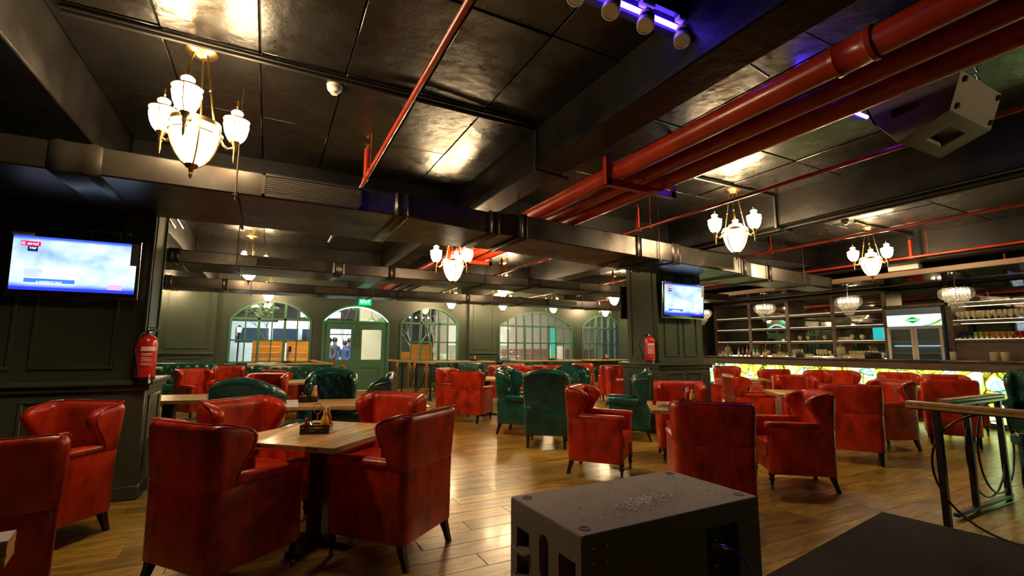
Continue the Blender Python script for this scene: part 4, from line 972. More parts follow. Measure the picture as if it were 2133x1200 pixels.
# brass rope posts
def make_stanchion():
    t = thing('rope_post', '', 'stanchion')
    part('base', MB().lathe([(.15, 0), (.15, .012), (.12, .028), (.05, .045), (.03, .055)], (0, 0, 0), 20), M_BRASS, t)
    part('post', MB().lathe([(.022, .05), (.022, .86), (.032, .865), (.032, .90), (.022, .905)], (0, 0, 0), 14), M_BRASS, t)
    part('finial', MB().lathe([(.018, .90), (.045, .915), (.05, .93), (.030, .945), (.022, .955), (.034, .975), (.034, .985), (.015, .998), (0, 1.0)], (0, 0, 0), 14), M_BRASS, t)
    for s in (-1, 1): part('rope_hook', MB().tube([(s*.025, 0, .885), (s*.06, 0, .895), (s*.065, 0, .865), (s*.045, 0, .85)], .007, 6), M_BRASS, t)
    return t
ST = make_stanchion()
for k, (x, y, lb) in enumerate(((3.15, 11.7, 'brass rope post nearest the green tufted chair, right of the door'), (3.42, 12.2, 'brass rope post in the cluster right of the door, second from the door'), (3.05, 12.5, 'brass rope post closest to the door in the right cluster'), (3.35, 10.9, 'brass rope post standing a little apart, right end of the cluster'),
    (1.62, 11.9, 'brass rope post in front of the left door leaf'), (1.62, 13.6, 'brass rope post behind the low railing corner left of the door'))):
    if k == 0: ST.location = (x, y, 0); ST['label'] = lb; ST['group'] = 'brass rope posts'
    else: dup(ST, (x, y, 0), R(40*k), lb, 'brass rope posts')
for lb, a, b in (('dark velvet rope hooked between the brass posts, front swag', (3.15, 11.7), (3.35, 10.9)), ('dark velvet rope between the brass posts, rear swag', (3.42, 12.2), (3.15, 11.7))):
    pts = [(a[0]+(b[0]-a[0])*q, a[1]+(b[1]-a[1])*q, .87-.5*(1-(2*q-1)**2)) for q in [.06+.88*i/14 for i in range(15)]]
    tag(part('velvet_rope', MB().tube(pts, .018, 8), mat('velvet', (.03, .015, .01), .8)), lb, 'rope')

# ---------------------------------------------------------------- track with violet tube and spotlights
M_UV = emat('violet_tube', (.09, .035, 1), 9)
tr = thing('tube_light', 'violet fluorescent tube on the ceiling over the spotlights', 'tube light', (0, 2.02, 3.42))
part('housing', MB().box(.6, 2.62, .01, .07, -.03, .075), mat('violet_housing', (.05, .03, .12), .5), tr, .005, 1)
part('tube', MB().tube([(.62, -.02, -.02), (2.60, -.02, -.02)], .016, 10), M_UV, tr)
tr2 = thing('tube_light', 'short violet fluorescent tube glimpsed beyond the red fire mains', 'tube light', (0, 2.1, 3.42))
part('housing', MB().box(3.6, 4.62, .01, .06, -.02, .075), mat('violet_housing', (.05, .03, .12), .5), tr2, .005, 1)
part('tube', MB().tube([(3.62, -.02, -.02), (4.60, -.02, -.02)], .016, 10), M_UV, tr2)
tk = thing('light_track', 'white track carrying the small spotlights on the ceiling', 'track', (0, 1.96, 3.44))
part('track_bar', MB().box(.6, 2.6, -.018, .018, 0, .06), M_BLACK, tk)
def make_spot():
    t = thing('spotlight', '', 'spotlight')
    part('adapter', MB().box(-.05, .05, -.022, .022, -.03, .0), M_WHITE, t, .006, 2)
    part('stem', MB().tube([(0, 0, -.03), (0, 0, -.085)], .009, 8), M_WHITE, t)
    M_ = Matrix.Translation((-.02, -.01, -.13)) @ Matrix.Rotation(R(24), 4, 'Y') @ Matrix.Rotation(R(-16), 4, 'X')
    b = part('lamp_body', MB().lathe([(.035, .07), (.046, .06), (.048, .02)], (0, 0, 0), 20, M_), M_WHITE, t)
    part('cooling_band', MB().lathe([(.044, .02), (.044, -.03)], (0, 0, 0), 20, M_), M_LEG, b)
    part('rim', MB().lathe([(.048, -.03), (.052, -.035), (.052, -.07), (.044, -.072), (.042, -.06)], (0, 0, 0), 20, M_), M_WHITE, b)
    part('reflector', MB().lathe([(.043, -.066), (.028, -.045), (.012, -.035), (0, -.034)], (0, 0, 0), 20, M_), M_CHROME, b)
    return t
SP0 = make_spot()
for k, (x, lb) in enumerate(((2.22, 'white spotlight at the cable end of the violet tube'), (1.92, 'white spotlight second from the cable end of the violet tube'), (1.66, 'white spotlight third from the cable end of the violet tube'), (1.42, 'white spotlight cut by the top frame edge, above the violet tube'))):
    if k == 0: SP0.location = (x, 1.96, 3.44); SP0['label'] = lb; SP0['group'] = 'white track spotlights'
    else: dup(SP0, (x, 1.96, 3.44), 0, lb, 'white track spotlights')
tag(part('power_cable', MB().tube([(2.58, 2.0, 3.43), (2.72, 2.02, 3.38), (2.85, 2.08, 3.44), (3.0, 2.1, 3.47), (3.2, 2.12, 3.46), (3.35, 2.15, 3.47)], .010, 8), mat('grey_cable', (.35, .36, .42), .4)), 'grey cable looping from the violet tube across the beam', 'cable')
# ---------------------------------------------------------------- the bar
BX = 11.3; BY0, BY1 = -1.5, 10.9
def onyxmat():
    m = bpy.data.materials.new('backlit_onyx'); m.use_nodes = True; nt = m.node_tree; N = nt.nodes; L = nt.links; N.clear()
    o = N.new('ShaderNodeOutputMaterial'); e = N.new('ShaderNodeEmission'); g = N.new('ShaderNodeBsdfGlossy'); ad = N.new('ShaderNodeMixShader')
    tc = N.new('ShaderNodeTexCoord'); oi = N.new('ShaderNodeObjectInfo'); mp = N.new('ShaderNodeMapping'); L.new(tc.outputs['Object'], mp.inputs[0])
    nz = N.new('ShaderNodeTexNoise'); nz.inputs['Scale'].default_value = 2.2; nz.inputs['Detail'].default_value = 6; nz.inputs['Distortion'].default_value = 1.6
    L.new(mp.outputs[0], nz.inputs['Vector'])
    rp = N.new('ShaderNodeValToRGB'); c = rp.color_ramp
    c.elements[0].position = .28; c.elements[0].color = (.03, .02, .005, 1); c.elements[1].position = .72; c.elements[1].color = (.35, .85, .75, 1)
    for p, col in ((.38, (.28, .26, .02, 1)), (.46, (.60, .80, .08, 1)), (.53, (.75, 1, .40, 1)), (.58, (.85, 1, .80, 1)), (.64, (.12, .65, .25, 1))):
        q = c.elements.new(p); q.color = col
    L.new(nz.outputs['Fac'], rp.inputs[0])
    v = N.new('ShaderNodeTexVoronoi'); v.feature = 'DISTANCE_TO_EDGE'; v.inputs['Scale'].default_value = 3.4
    n3 = N.new('ShaderNodeMixRGB'); n3.blend_type = 'ADD'; n3.inputs[0].default_value = .25; L.new(mp.outputs[0], n3.inputs[1]); L.new(nz.outputs['Color'], n3.inputs[2]); L.new(n3.outputs[0], v.inputs['Vector'])
    r2 = N.new('ShaderNodeValToRGB'); r2.color_ramp.elements[0].position = .01; r2.color_ramp.elements[0].color = (.06, .05, .02, 1); r2.color_ramp.elements[1].position = .06; r2.color_ramp.elements[1].color = (1, 1, 1, 1)
    L.new(v.outputs['Distance'], r2.inputs[0])
    mm = N.new('ShaderNodeMixRGB'); mm.blend_type = 'MULTIPLY'; mm.inputs[0].default_value = 1; L.new(rp.outputs[0], mm.inputs[1]); L.new(r2.outputs[0], mm.inputs[2])
    L.new(mm.outputs[0], e.inputs[0]); e.inputs[1].default_value = .95
    g.inputs['Roughness'].default_value = .08; ad.inputs[0].default_value = .06; L.new(e.outputs[0], ad.inputs[1]); L.new(g.outputs[0], ad.inputs[2]); L.new(ad.outputs[0], o.inputs[0]); return m
M_ONYX = onyxmat(); M_LEDG = emat('bar_led_strip', (.45, 1, .50), 10); M_LEDW = emat('shelf_led_strip', (1, .82, .50), 1.5)
M_GLOW = emat('glass_glow_strip', (1, .80, .42), 3)  # added glow strips that brighten the bar glasses
M_WENGE = woodmat('bar_fascia_wood', (.045, .028, .018), (.10, .065, .04), .35, 14, 2, 14)
bar = thing('bar_counter', 'long bar counter with a glowing onyx front below a dark wooden fascia', 'bar', (BX, 0, 0))
part('counter_top', MB().box(-.27, .45, BY0, BY1, 1.13, 1.178), M_BARTOP, bar, .006, 2)
part('fascia', MB().box(-.25, -.21, BY0, BY1, .985, 1.13), M_WENGE, bar, .004, 1)
part('bar_body', MB().box(.06, .40, BY0, BY1, 0, 1.13), M_BLACK, bar)
om = MB().box(-.008, .012, -.56, .56, .10, 1.0).mesh('onyx_panel', smooth=False)
y = BY1-.57
while y > BY0:
    o = link('onyx_panel', om, M_ONYX, bar, (0, y, 0)); y -= 1.135
    o.data = om
part('led_strip', MB().box(-.10, -.08, BY0, BY1, .99, 1.003), M_LEDG, bar)
part('kick_plate', MB().box(-.02, .06, BY0, BY1, 0, .10), M_BARTOP, bar)
# light for the onyx pattern offset per panel: the meshes share data, object coordinates repeat; shift through rotation-free copies
panels_ = [o for o in bar.children if o.name.startswith('onyx_panel')]
for i, o in enumerate(panels_):
    me = om.copy(); dy = o.location.y
    for vv in me.vertices: vv.co.y += dy
    o.data = me; o.location = (0, 0, 0)
# canopy over the bar with mirrored panels
cn = thing('bar_canopy', 'dark canopy over the bar with a mirrored underside', 'canopy', (BX, 0, 0))
part('canopy_frame', MB().box(-.30, -.22, 2.9, 10.9, 2.80, 2.90), mat('canopy_edge', (.26, .17, .12), .5), cn, .006, 1)
part('canopy_deck', MB().box(-.22, 1.63, 2.9, 10.9, 2.86, 2.90), M_BLACK, cn)
part('canopy_frame', MB().box(-.22, 1.63, 2.9, 2.98, 2.80, 2.86), mat('canopy_edge', (.26, .17, .12), .5), cn, .006, 1)
mp_ = MB().box(0, .80, 0, .98, 2.835, 2.855).mesh('mirror_panel', .003, 1)
for i in range(2):
    for j in range(8): link('mirror_panel', mp_, M_MIRROR, cn, (-.21+i*.81, 2.99+j*.985, 0))
for y in (3.2, 6.8, 10.5):
    part('hanger_rod', MB().tube([(-.2, y, 2.9), (-.2, y, ZC)], .012, 6), M_PIPE, cn)
tag(part('control_box', MB().box(10.95, 11.15, 4.35, 4.85, 2.91, 3.03), M_WHITE, None, .008), 'white control box on top of the bar canopy', 'box')
# crystal pendants
def make_crystal():
    t = thing('crystal_pendant', '', 'pendant')
    part('canopy_plate', MB().lathe([(.09, 0), (.09, -.03), (.085, -.035), (0, -.035)], (0, 0, 0), 20), M_CHROME, t)
    part('rod', MB().tube([(0, 0, -.03), (0, 0, -.30)], .008, 8), M_CHROME, t)
    part('glass_shade', MB().lathe([(.14, -.33), (.20, -.30), (.245, -.33), (.262, -.39), (.25, -.45), (.21, -.50), (.17, -.52)], (0, 0, 0), 28), M_SHADE, t)
    part('crystal_frame', MB().lathe([(.02, -.30), (.17, -.305), (.17, -.32), (.02, -.315)], (0, 0, 0), 20), M_CHROME, t)
    for k in range(4):
        a = pi/2*k; part('bulb', MB().sphere((.08*cos(a), .08*sin(a), -.37), .022, 10, 6, 1.5), M_WARMBULB, t)
    m = MB(); rr = random.Random(5)
    for r, n, z0, z1 in ((.185, 26, -.32, -.47), (.14, 18, -.32, -.50), (.16, 22, -.47, -.53), (.12, 16, -.52, -.60), (.08, 11, -.58, -.66), (.04, 6, -.64, -.72)):
        for i in range(n):
            a = 2*pi*i/n+r*9; x, y = r*cos(a), r*sin(a); ln = z0-z1
            m.lathe([(.001, z0), (.010, z0-.012), (.010, z1+.012), (.001, z1)], (x, y, 0), 4)
            m.sphere((x, y, z1-.012), .013, 6, 4, 1.2)
    o = part('crystal_drops', m, M_CRYS, t, ang=10); o['kind'] = 'stuff'
    return t
CR = make_crystal()
for k, (y, lb) in enumerate(((3.95, 'crystal pendant lamp over the bar beside the fridge header'), (5.78, 'crystal pendant lamp second from the fridge, over the bar'), (7.75, 'crystal pendant lamp third from the fridge, before the bare shelves'), (9.7, 'crystal pendant lamp beside the middle column television'))):
    if k == 0: CR.location = (BX-.05, y, 2.80); CR['label'] = lb; CR['group'] = 'crystal pendants over the bar'
    else: dup(CR, (BX-.05, y, 2.80), .3*k, lb, 'crystal pendants over the bar')
# back wall of the bar: shelves with mirrors
SX = 13.0
bk = thing('bar_shelving', 'tall dark bar shelving with mirrored back behind the counter', 'shelving', (SX, 0, 0))
LY = (10.7, 9.46, 8.28, 7.07, 5.9); RY = (4.72, 3.4, 2.0, .6)
for y in LY: part('post', MB().box(-.02, .36, y-.05, y+.05, 1.15, 2.76), M_SHELF, bk, .004, 1)
for y in RY: part('post', MB().box(-.02, .36, y-.05, y+.05, 1.15, 2.86), M_SHELF, bk, .004, 1)
for y0, y1 in zip(LY, LY[1:]):
    for z in (1.59, 1.965, 2.315):
        part('shelf_board', MB().box(-.02, .36, y1+.05, y0-.05, z-.06, z), M_SHELF, bk, .004, 1)
        part('led_strip', MB().box(-.012, .0, y1+.06, y0-.06, z, z+.004), M_LEDW, bk)
    part('led_strip', MB().box(.30, .33, y1+.08, y0-.08, 1.152, 1.185), M_GLOW, bk)  # added glow behind the glasses on the back counter
    for z0, z1 in ((1.18, 1.53), (1.59, 1.905), (1.965, 2.255), (2.315, 2.72)): part('mirror_panel', MB().box(.345, .36, y1+.05, y0-.05, z0, z1), M_MIRROR, bk, smooth=False)
for y0, y1 in zip(RY, RY[1:]):
    for z in (1.59, 1.99, 2.36):
        part('shelf_board', MB().box(-.02, .36, y1+.05, y0-.05, z-.06, z), M_SHELF, bk, .004, 1)
        part('led_strip', MB().box(-.012, .0, y1+.06, y0-.06, z, z+.004), M_LEDW, bk)
    for z in (1.93, 2.30): part('led_strip', MB().box(.29, .31, y1+.08, y0-.08, z-.004, z), M_GLOW, bk)  # added glow above the rows of glasses right of the fridge
    for z0, z1 in ((1.59, 1.93), (1.99, 2.30), (2.36, 2.8)): part('mirror_panel', MB().box(.345, .36, y1+.05, y0-.05, z0, z1), M_MIRROR, bk, smooth=False)
    part('back_panel', MB().box(.02, .05, y1+.05, y0-.05, 1.15, 1.53), M_WENGE, bk)
part('head_board', MB().box(-.03, .36, LY[-1]+.05, LY[0]+.05, 2.72, 2.80), M_SHELF, bk)
part('bridge_shelf', MB().box(-.02, .36, RY[0], LY[-1], 2.325, 2.39), M_SHELF, bk)
part('mirror_panel', MB().box(.345, .36, RY[0]+.05, LY[-1]-.05, 2.4, 2.8), M_MIRROR, bk, smooth=False)
bc = thing('back_counter', 'low wooden back counter under the bar shelving, holding bottles and glasses', 'counter', (SX, 0, 0))
part('worktop', MB().box(-.62, .36, 5.95, 10.75, 1.11, 1.15), M_RAIL, bc, .005, 1); part('cabinet_body', MB().box(-.58, .36, 5.95, 10.75, 0, 1.11), M_BLACK, bc)
part('worktop', MB().box(-.45, .36, -1.5, 4.68, 1.11, 1.15), M_WENGE, bc, .005, 1); part('cabinet_body', MB().box(-.42, .36, -1.5, 4.68, 0, 1.11), M_BLACK, bc)
struct('trim_3', MB().box(13.36, 13.5, -3, 16, 0, ZC), M_WALLF)
pw = struct('wall_right_stub', MB().box(11.3, 13.4, 10.95, 11.1, 0, ZC), M_WALLF); pw.name = 'wall_bar_end'
# fridge
fx, fy0, fy1, ft = 12.86, 4.80, 5.82, 2.30
fr_ = thing('bar_fridge', 'two-door glass drinks fridge with a lit white header bearing a green diamond', 'fridge', (fx, 0, 0))
ali = mat('fridge_aluminium', (.62, .60, .57), .3, .8); wht = emat('lit_header', (.86, .97, .90), .38)
part('cabinet', MB().box(.06, .66, fy0, fy1, .1, ft).box(.02, .06, fy0, fy0+.02, .1, ft).box(.02, .06, fy1-.02, fy1, .1, ft), mat('fridge_blue_grey', (.12, .20, .30), .4), fr_, .006, 1)
part('header_cap', MB().box(-.02, .07, fy0, fy1, 2.15, ft), mat('fridge_blue_grey', (.12, .20, .30), .4), fr_, .01, 2)
hd = part('lit_header', MB().box(-.02, .06, fy0+.01, fy1-.01, 1.90, 2.15), wht, fr_, .006, 1)
part('logo_diamond', MB().prism([((fy0+fy1)/2-.14, 2.03), ((fy0+fy1)/2, 1.955), ((fy0+fy1)/2+.14, 2.03), ((fy0+fy1)/2, 2.105)], -.026, -.021, 'x'), emat('header_green', (.01, .45, .05), .33), hd)
part('logo_strip', MB().box(-.029, -.026, (fy0+fy1)/2-.10, (fy0+fy1)/2+.10, 2.02, 2.04), emat('header_white', (.9, 1, .95), .45), hd)
part('logo_outline', MB().tube([(-.024, (fy0+fy1)/2-.18, 2.03), (-.024, (fy0+fy1)/2, 1.935), (-.024, (fy0+fy1)/2+.18, 2.03), (-.024, (fy0+fy1)/2, 2.125)], .003, 5, closed=True), emat('header_lime', (.45, .8, .2), .3), hd)
sw = [(fy0+.33-.33*q, 1.905+.13*q**1.8) for q in [i/10 for i in range(11)]]
part('green_swoosh', MB().prism(sw+[(p[0], p[1]-.03*(.3+q/10)) for q, p in reversed(list(enumerate(sw))) if True], -.025, -.021, 'x'), emat('header_green', (.01, .45, .05), .33), hd)
part('gold_corner', MB().prism([(fy0+.20, 1.905), (fy0+.02, 1.985), (fy0+.02, 1.905)], -.0245, -.021, 'x'), emat('header_gold', (.85, .75, .25), .35), hd)
part('interior', MB().box(.055, .062, fy0+.03, fy1-.03, .2, 1.86), mat('fridge_inside', (.07, .10, .12), .5), fr_)
for z in (.7, 1.0, 1.28, 1.55): part('wire_shelf', MB().box(.0, .055, fy0+.04, fy1-.04, z, z+.012), ali, fr_)
part('interior_light', MB().box(.03, .045, fy0+.06, fy1-.10, 1.45, 1.458), emat('fridge_light', (.6, .8, 1), 1), fr_)
mid = (fy0+fy1)/2
for a, b in ((fy0, mid-.004), (mid+.004, fy1)):
    d = part('door', MB().box(-.03, .0, a, a+.055, .18, 1.88).box(-.03, .0, b-.055, b, .18, 1.88).box(-.03, .0, a+.055, b-.055, .18, .24).box(-.03, .0, a+.055, b-.055, 1.83, 1.88), ali, fr_)
    part('pane', MB().box(-.02, -.014, a+.055, b-.055, .24, 1.83), M_PANE, d, smooth=False)
# ---------------------------------------------------------------- glasses and bottles of the bar
gm = {}
def item(kind):
    if kind in gm: return gm[kind]
    P = {'goblet': [(.034, 0), (.034, .003), (.006, .008), (.005, .085), (.02, .10), (.036, .13), (.037, .16), (.031, .19), (.029, .19), (.034, .16), (.033, .132), (.01, .102)],
         'flute': [(.030, 0), (.030, .003), (.005, .008), (.005, .08), (.018, .10), (.026, .15), (.024, .22), (.022, .22), (.023, .15), (.012, .103)],
         'tumbler': [(.030, 0), (.036, .003), (.039, .10), (.036, .10), (.033, .012), (0, .012)],
         'highball': [(.032, 0), (.034, .003), (.036, .15), (.033, .15), (.030, .014), (0, .014)],
         'brandy': [(.036, 0), (.036, .003), (.007, .008), (.007, .04), (.03, .055), (.05, .09), (.046, .13), (.034, .15), (.031, .15), (.043, .128), (.046, .092), (.02, .06)],
         'coupe': [(.034, 0), (.034, .003), (.005, .008), (.005, .10), (.02, .115), (.055, .14), (.055, .15), (.05, .142), (.015, .118)]}
    gm[kind] = MB().lathe(P[kind], (0, 0, 0), 10).mesh(kind); return gm[kind]
def glass(kind, name, x, y, z, label, group, m=M_GLASS):
    me = item(kind)
    if not me.materials: me.materials.append(M_GLASS)
    o = bpy.data.objects.new(name, me); COL.objects.link(o); o.location = (x, y, z)
    if m is not M_GLASS: o.material_slots[0].link = 'OBJECT'; o.material_slots[0].material = m
    return tag(o, label, 'glass', group)
rg = random.Random(11)
y = 4.60
while y > 2.2:
    glass('goblet', 'wine_glass', SX+.07, y, 1.99, 'stemmed glass in the front row of the upper shelf right of the fridge', 'stemmed glasses on the upper shelf right of the fridge'); y -= .082
y = 4.58
while y > 2.2:
    glass('brandy', 'wine_glass', SX+.19, y, 1.99, 'round glass in the rear row of the upper shelf right of the fridge', 'round glasses on the upper shelf right of the fridge'); y -= .108
for i in range(3): glass('highball', 'tumbler', SX+.06, 4.60-.085*i, 1.59, 'dark purple glass at the fridge end of the lower right shelf', 'purple glasses on the lower right shelf', glassmat('purple_glass', (.25, .15, .45), .2, .05, .35, (.05, .02, .15)))
for i in range(2): glass('highball', 'tumbler', SX+.06, 4.34-.085*i, 1.59, 'lime green glass on the lower right shelf', 'lime glasses on the lower right shelf', glassmat('lime_glass', (.7, .9, .1), .2, .05, .4, (.55, .7, .05)))
for i in range(5): glass('highball', 'tumbler', SX+.06, 4.17-.085*i, 1.59, 'amber glass on the lower right shelf', 'amber glasses on the lower right shelf', glassmat('amber_glass', (1, .75, .3), .2, .05, .3, (.8, .5, .12)))
for i in range(2): glass('highball', 'tumbler', SX+.05, 3.73-.085*i, 1.59, 'red glass on the lower right shelf', 'red glasses on the lower right shelf', glassmat('red_glass', (1, .2, .1), .2, .05, .5, (.7, .03, .01)))
for i in range(7): glass('tumbler', 'tumbler', SX+.06, 3.53-.09*i, 1.59, 'orange tinted tumbler on the lower right shelf', 'orange tumblers on the lower right shelf', glassmat('orange_glass', (1, .6, .25), .2, .05, .3, (.85, .45, .1)))
for i in range(14): glass('brandy', 'wine_glass', SX+.20, 4.1-.115*i, 1.59, 'clear round glass in the rear row of the lower right shelf', 'round glasses on the lower right shelf')
for i in range(2): glass('highball', 'tumbler', SX-.32, 3.98-.16*i, 1.15, 'large clear tumbler on the back counter right of the fridge', 'clear tumblers right of the fridge').scale = (1.9, 1.9, 1.2)
glass('highball', 'tumbler', SX-.34, 4.60, 1.15, 'clear tumbler on the back counter at the foot of the fridge', None).scale = (1.6, 1.6, 1.2)
# left shelf: fans of folded napkin glasses
for yy, lb in ((8.02, 'round clear glass alone on the lowest shelf, third from the fridge end'), (7.80, 'round clear glass on the lowest shelf, mid bay left of centre'), (7.36, 'round clear glass on the lowest shelf beside the wooden post'), (6.70, 'round clear glass on the lowest shelf, near the napkin-like row'), (6.48, 'round clear glass on the lowest shelf, nearest the fridge'), (8.36, 'round clear glass on the lowest shelf left of the third post')):
    glass('brandy', 'wine_glass', SX+.08, yy, 1.59, lb, None)
for i in range(5): glass('tumbler', 'tumbler', SX+.09, 7.0-.07*i, 1.59, 'short tumbler in the tight row on the lowest shelf', 'tight row of short tumblers on the lowest shelf')
# back counter rows
def brow(kind, name, y0, dy, n, x, label, group, m=M_GLASS, z=1.15):
    for i in range(n): glass(kind, name, x, y0-dy*i, z, label, group, m)
brow('highball', 'tumbler', 10.3, .10, 4, SX-.22, 'tall clear tumbler at the far left end of the back counter', 'tall tumblers at the left end of the back counter')
brow('tumbler', 'tumbler', 8.62, .085, 5, SX-.25, 'short tumbler in the left row on the back counter', 'short tumblers left on the back counter')
brow('coupe', 'cocktail_glass', 8.55, .12, 2, SX-.10, 'wide cocktail glass behind the short tumblers', 'wide cocktail glasses on the back counter')
brow('flute', 'champagne_flute', 8.03, .075, 4, SX-.22, 'champagne flute in the left cluster on the back counter', 'champagne flutes left on the back counter')
brow('tumbler', 'tumbler', 7.70, .085, 3, SX-.26, 'short tumbler just left of the black card terminal', 'short tumblers left of the card terminal')
brow('flute', 'champagne_flute', 7.42, .07, 4, SX-.20, 'champagne flute in the right cluster on the back counter', 'champagne flutes right on the back counter')
glass('goblet', 'wine_glass', SX-.42, 6.99, 1.15, 'single stemmed wine glass on the orange mat at the back counter', None)
glass('goblet', 'wine_glass', SX-.36, 8.67, 1.15, 'single stemmed wine glass beside the brown bottle', None)
glass('brandy', 'wine_glass', SX-.2, 6.88, 1.15, 'small round wine glass right of the single stemmed one', None)
brow('highball', 'tumbler', 6.62, .078, 9, SX-.12, 'tall tumbler in the rear rank left of the fridge', 'rear rank of tall tumblers left of the fridge')
brow('goblet', 'wine_glass', 6.60, .082, 8, SX-.24, 'stemmed glass in the middle rank left of the fridge', 'middle rank of stemmed glasses left of the fridge')
brow('tumbler', 'tumbler', 6.62, .085, 8, SX-.38, 'short tumbler in the front rank left of the fridge', 'front rank of short tumblers left of the fridge')
# bottles
def bottle(y, x, h, r, col, lab, label, capc=(.8, .7, .5)):
    t = thing('liquor_bottle', label, 'bottle', (x, y, 1.15), 0, 'bottles on the back counter')
    part('bottle_body', MB().lathe([(r*.95, 0), (r, .004), (r, h*.55), (r*.85, h*.64), (r*.36, h*.74), (r*.33, h*.95)], (0, 0, 0), 12), glassmat('bottle_%d' % int(sum(col)*1000), col, .2, .05, .45, col), t)
    part('bottle_label', MB().lathe([(r*1.01, h*.12), (r*1.015, h*.125), (r*1.015, h*.42), (r*1.01, h*.425)], (0, 0, 0), 12), mat('bottle_label_%d' % int(sum(lab)*100), lab, .6), t)
    part('cap', MB().lathe([(r*.36, h*.93), (r*.38, h*.99), (0, h)], (0, 0, 0), 10), mat('bottle_cap_%d' % int(sum(capc)*100), capc, .4), t)
CRM = (.85, .82, .7)
for y, x, h, r, c, l, lb, cc in ((9.72, -.24, .30, .035, (.75, .35, .06), CRM, 'clear bottle with amber spirit left on the back counter', (.85, .8, .7)), (9.58, -.24, .27, .035, (.6, .62, .58), (.08, .05, .05), 'pale bottle with dark label on the back counter', (.3, .3, .3)), (9.46, -.2, .33, .036, (.62, .5, .45), (.55, .06, .04), 'clear bottle with red label on the back counter', (.6, .1, .1)),
    (9.34, -.2, .33, .036, (.62, .5, .42), (.12, .03, .03), 'clear bottle with maroon label on the back counter', (.6, .5, .3)), (9.20, -.26, .32, .038, (.08, .42, .04), CRM, 'green bottle with cream label, the left one of the pair', (.75, .1, .05)), (9.08, -.26, .32, .038, (.08, .42, .03), CRM, 'green bottle with cream label, the right one of the pair', (.8, .2, .1)),
    (8.92, -.22, .31, .034, (.10, .30, .05), (.9, .85, .75), 'slim dark green bottle with a red foil', (.7, .08, .05)), (8.76, -.34, .35, .038, (.5, .25, .06), (.85, .55, .2), 'brown beer-shaped bottle with orange label', (.8, .75, .6)), (8.47, -.15, .35, .033, (.35, .2, .08), (.6, .4, .2), 'slim brown bottle behind the short tumblers', (.8, .7, .5))):
    bottle(y, SX+x, h, r, c, l, lb, cc)
def jar(y, x, lb, s=1):
    t = thing('glass_dispenser', lb, 'jar', (x, y, 1.15))
    part('jar_body', MB().lathe([(.06*s, 0), (.065*s, .01), (.03*s, .05), (.03*s, .06), (.075*s, .10), (.085*s, .19), (.08*s, .26), (.06*s, .28)], (0, 0, 0), 16), M_GLASS, t)
    part('lid', MB().lathe([(.085*s, .28), (.085*s, .29), (.03*s, .325), (.012, .345), (.02, .365), (.012, .39), (0, .395)], (0, 0, 0), 16), M_CRYS, t)
    part('contents', MB().lathe([(.03*s, .10), (.072*s, .115), (.076*s, .155), (0, .16)], (0, 0, 0), 12), mat('herbs', (.20, .26, .06), .7), t)
jar(10.05, SX-.3, 'lidded glass dispenser at the left end of the back counter'); jar(6.74, SX-.40, 'lidded glass dispenser with herbs before the tall tumblers', 1.05)
ct = thing('card_terminal', 'black cash terminal on the bar counter, near the middle', 'terminal', (11.5, 7.05, 1.178), R(20))
part('terminal_body', MB().prism([(-.08, 0), (.09, 0), (.09, .06), (.02, .10), (-.06, .08)], -.13, .13, 'x'), M_LEG, ct, .008); part('paper_roll', MB().tube([(-.1, .05, .10), (.1, .05, .10)], .035, 14), M_SUB, ct)
for z in (0,): part('cable_tail', MB().tube([(.12, .05, .02), (.2, .08, .012), (.26, .02, .006)], .005, 6), M_LEG, ct)
part('terminal_stand', MB().box(-.13, .13, -.08, .09, -.02, .002), M_LEG, ct)
ct.location.z = 1.198
pt = thing('printer', 'black receipt printer on the bar counter beside the fridge', 'printer', (11.55, 5.51, 1.178), R(95))
part('printer_body', MB().box(-.16, .16, -.1, .1, 0, .13), M_SCREENF, pt, .03, 3); part('paper_slot', MB().box(-.12, .12, -.102, -.098, .09, .10), M_SUBDK, pt); part('side_cap', MB().box(-.19, -.16, -.09, .09, .01, .11), mat('pale_blue_plastic', (.35, .45, .65), .4), pt, .01)
for lb, y0, y1, m in (('orange bar mat at the left of the back counter', 8.75, 9.5, M_RAIL), ('orange bar mat under the single stemmed glass', 6.72, 7.2, M_RAIL)):
    tag(part('bar_mat', MB().box(SX-.62, SX-.45, y0, y1, 1.15, 1.156), m), lb, 'mat')
for lb, y0, y1 in (('pile of white napkins on the back counter, left of the terminal', 7.95, 8.35), ('pile of white napkins right of the terminal', 7.15, 7.5), ('white napkin tray before the herb dispenser', 6.75, 6.95)):
    tag(part('napkin_stack', MB().box(SX-.60, SX-.48, y0, y1, 1.156, 1.185), M_WHITE, None, .006), lb, 'napkins')
tag(part('poster', MB().box(13.33, 13.34, 5.96, 6.35, 1.62, 1.92), emat('lit_menu_teal', (.03, .55, .55), .3)), 'small teal backlit menu card on the shelf left of the fridge', 'menu')
tag(part('menu_card', MB().box(13.30, 13.31, 5.96, 6.10, 1.62, 1.92), emat('lit_menu_white', (.75, .85, .95), .35)), 'white backlit menu card next to the teal one', 'menu')

# ---------------------------------------------------------------- exit sign
ex = thing('exit_sign', 'green lit EXIT sign hung above the entrance door', 'sign', (2.70, 15.55, 2.72))
part('sign_box', MB().box(-.19, .19, -.02, .02, 0, .20), emat('exit_green', (.0, .62, .13), .9), ex, .006, 1)
text('EXIT', .15, emat('exit_white', (.8, 1, .85), 1.2), ex, (0, -.023, .10), (pi/2, 0, 0), sx=1.0)
for s in (-1, 1): part('hanger_rod', MB().tube([(s*.12, 0, .2), (s*.12, 0, .78)], .006, 6), M_CHROME, ex)

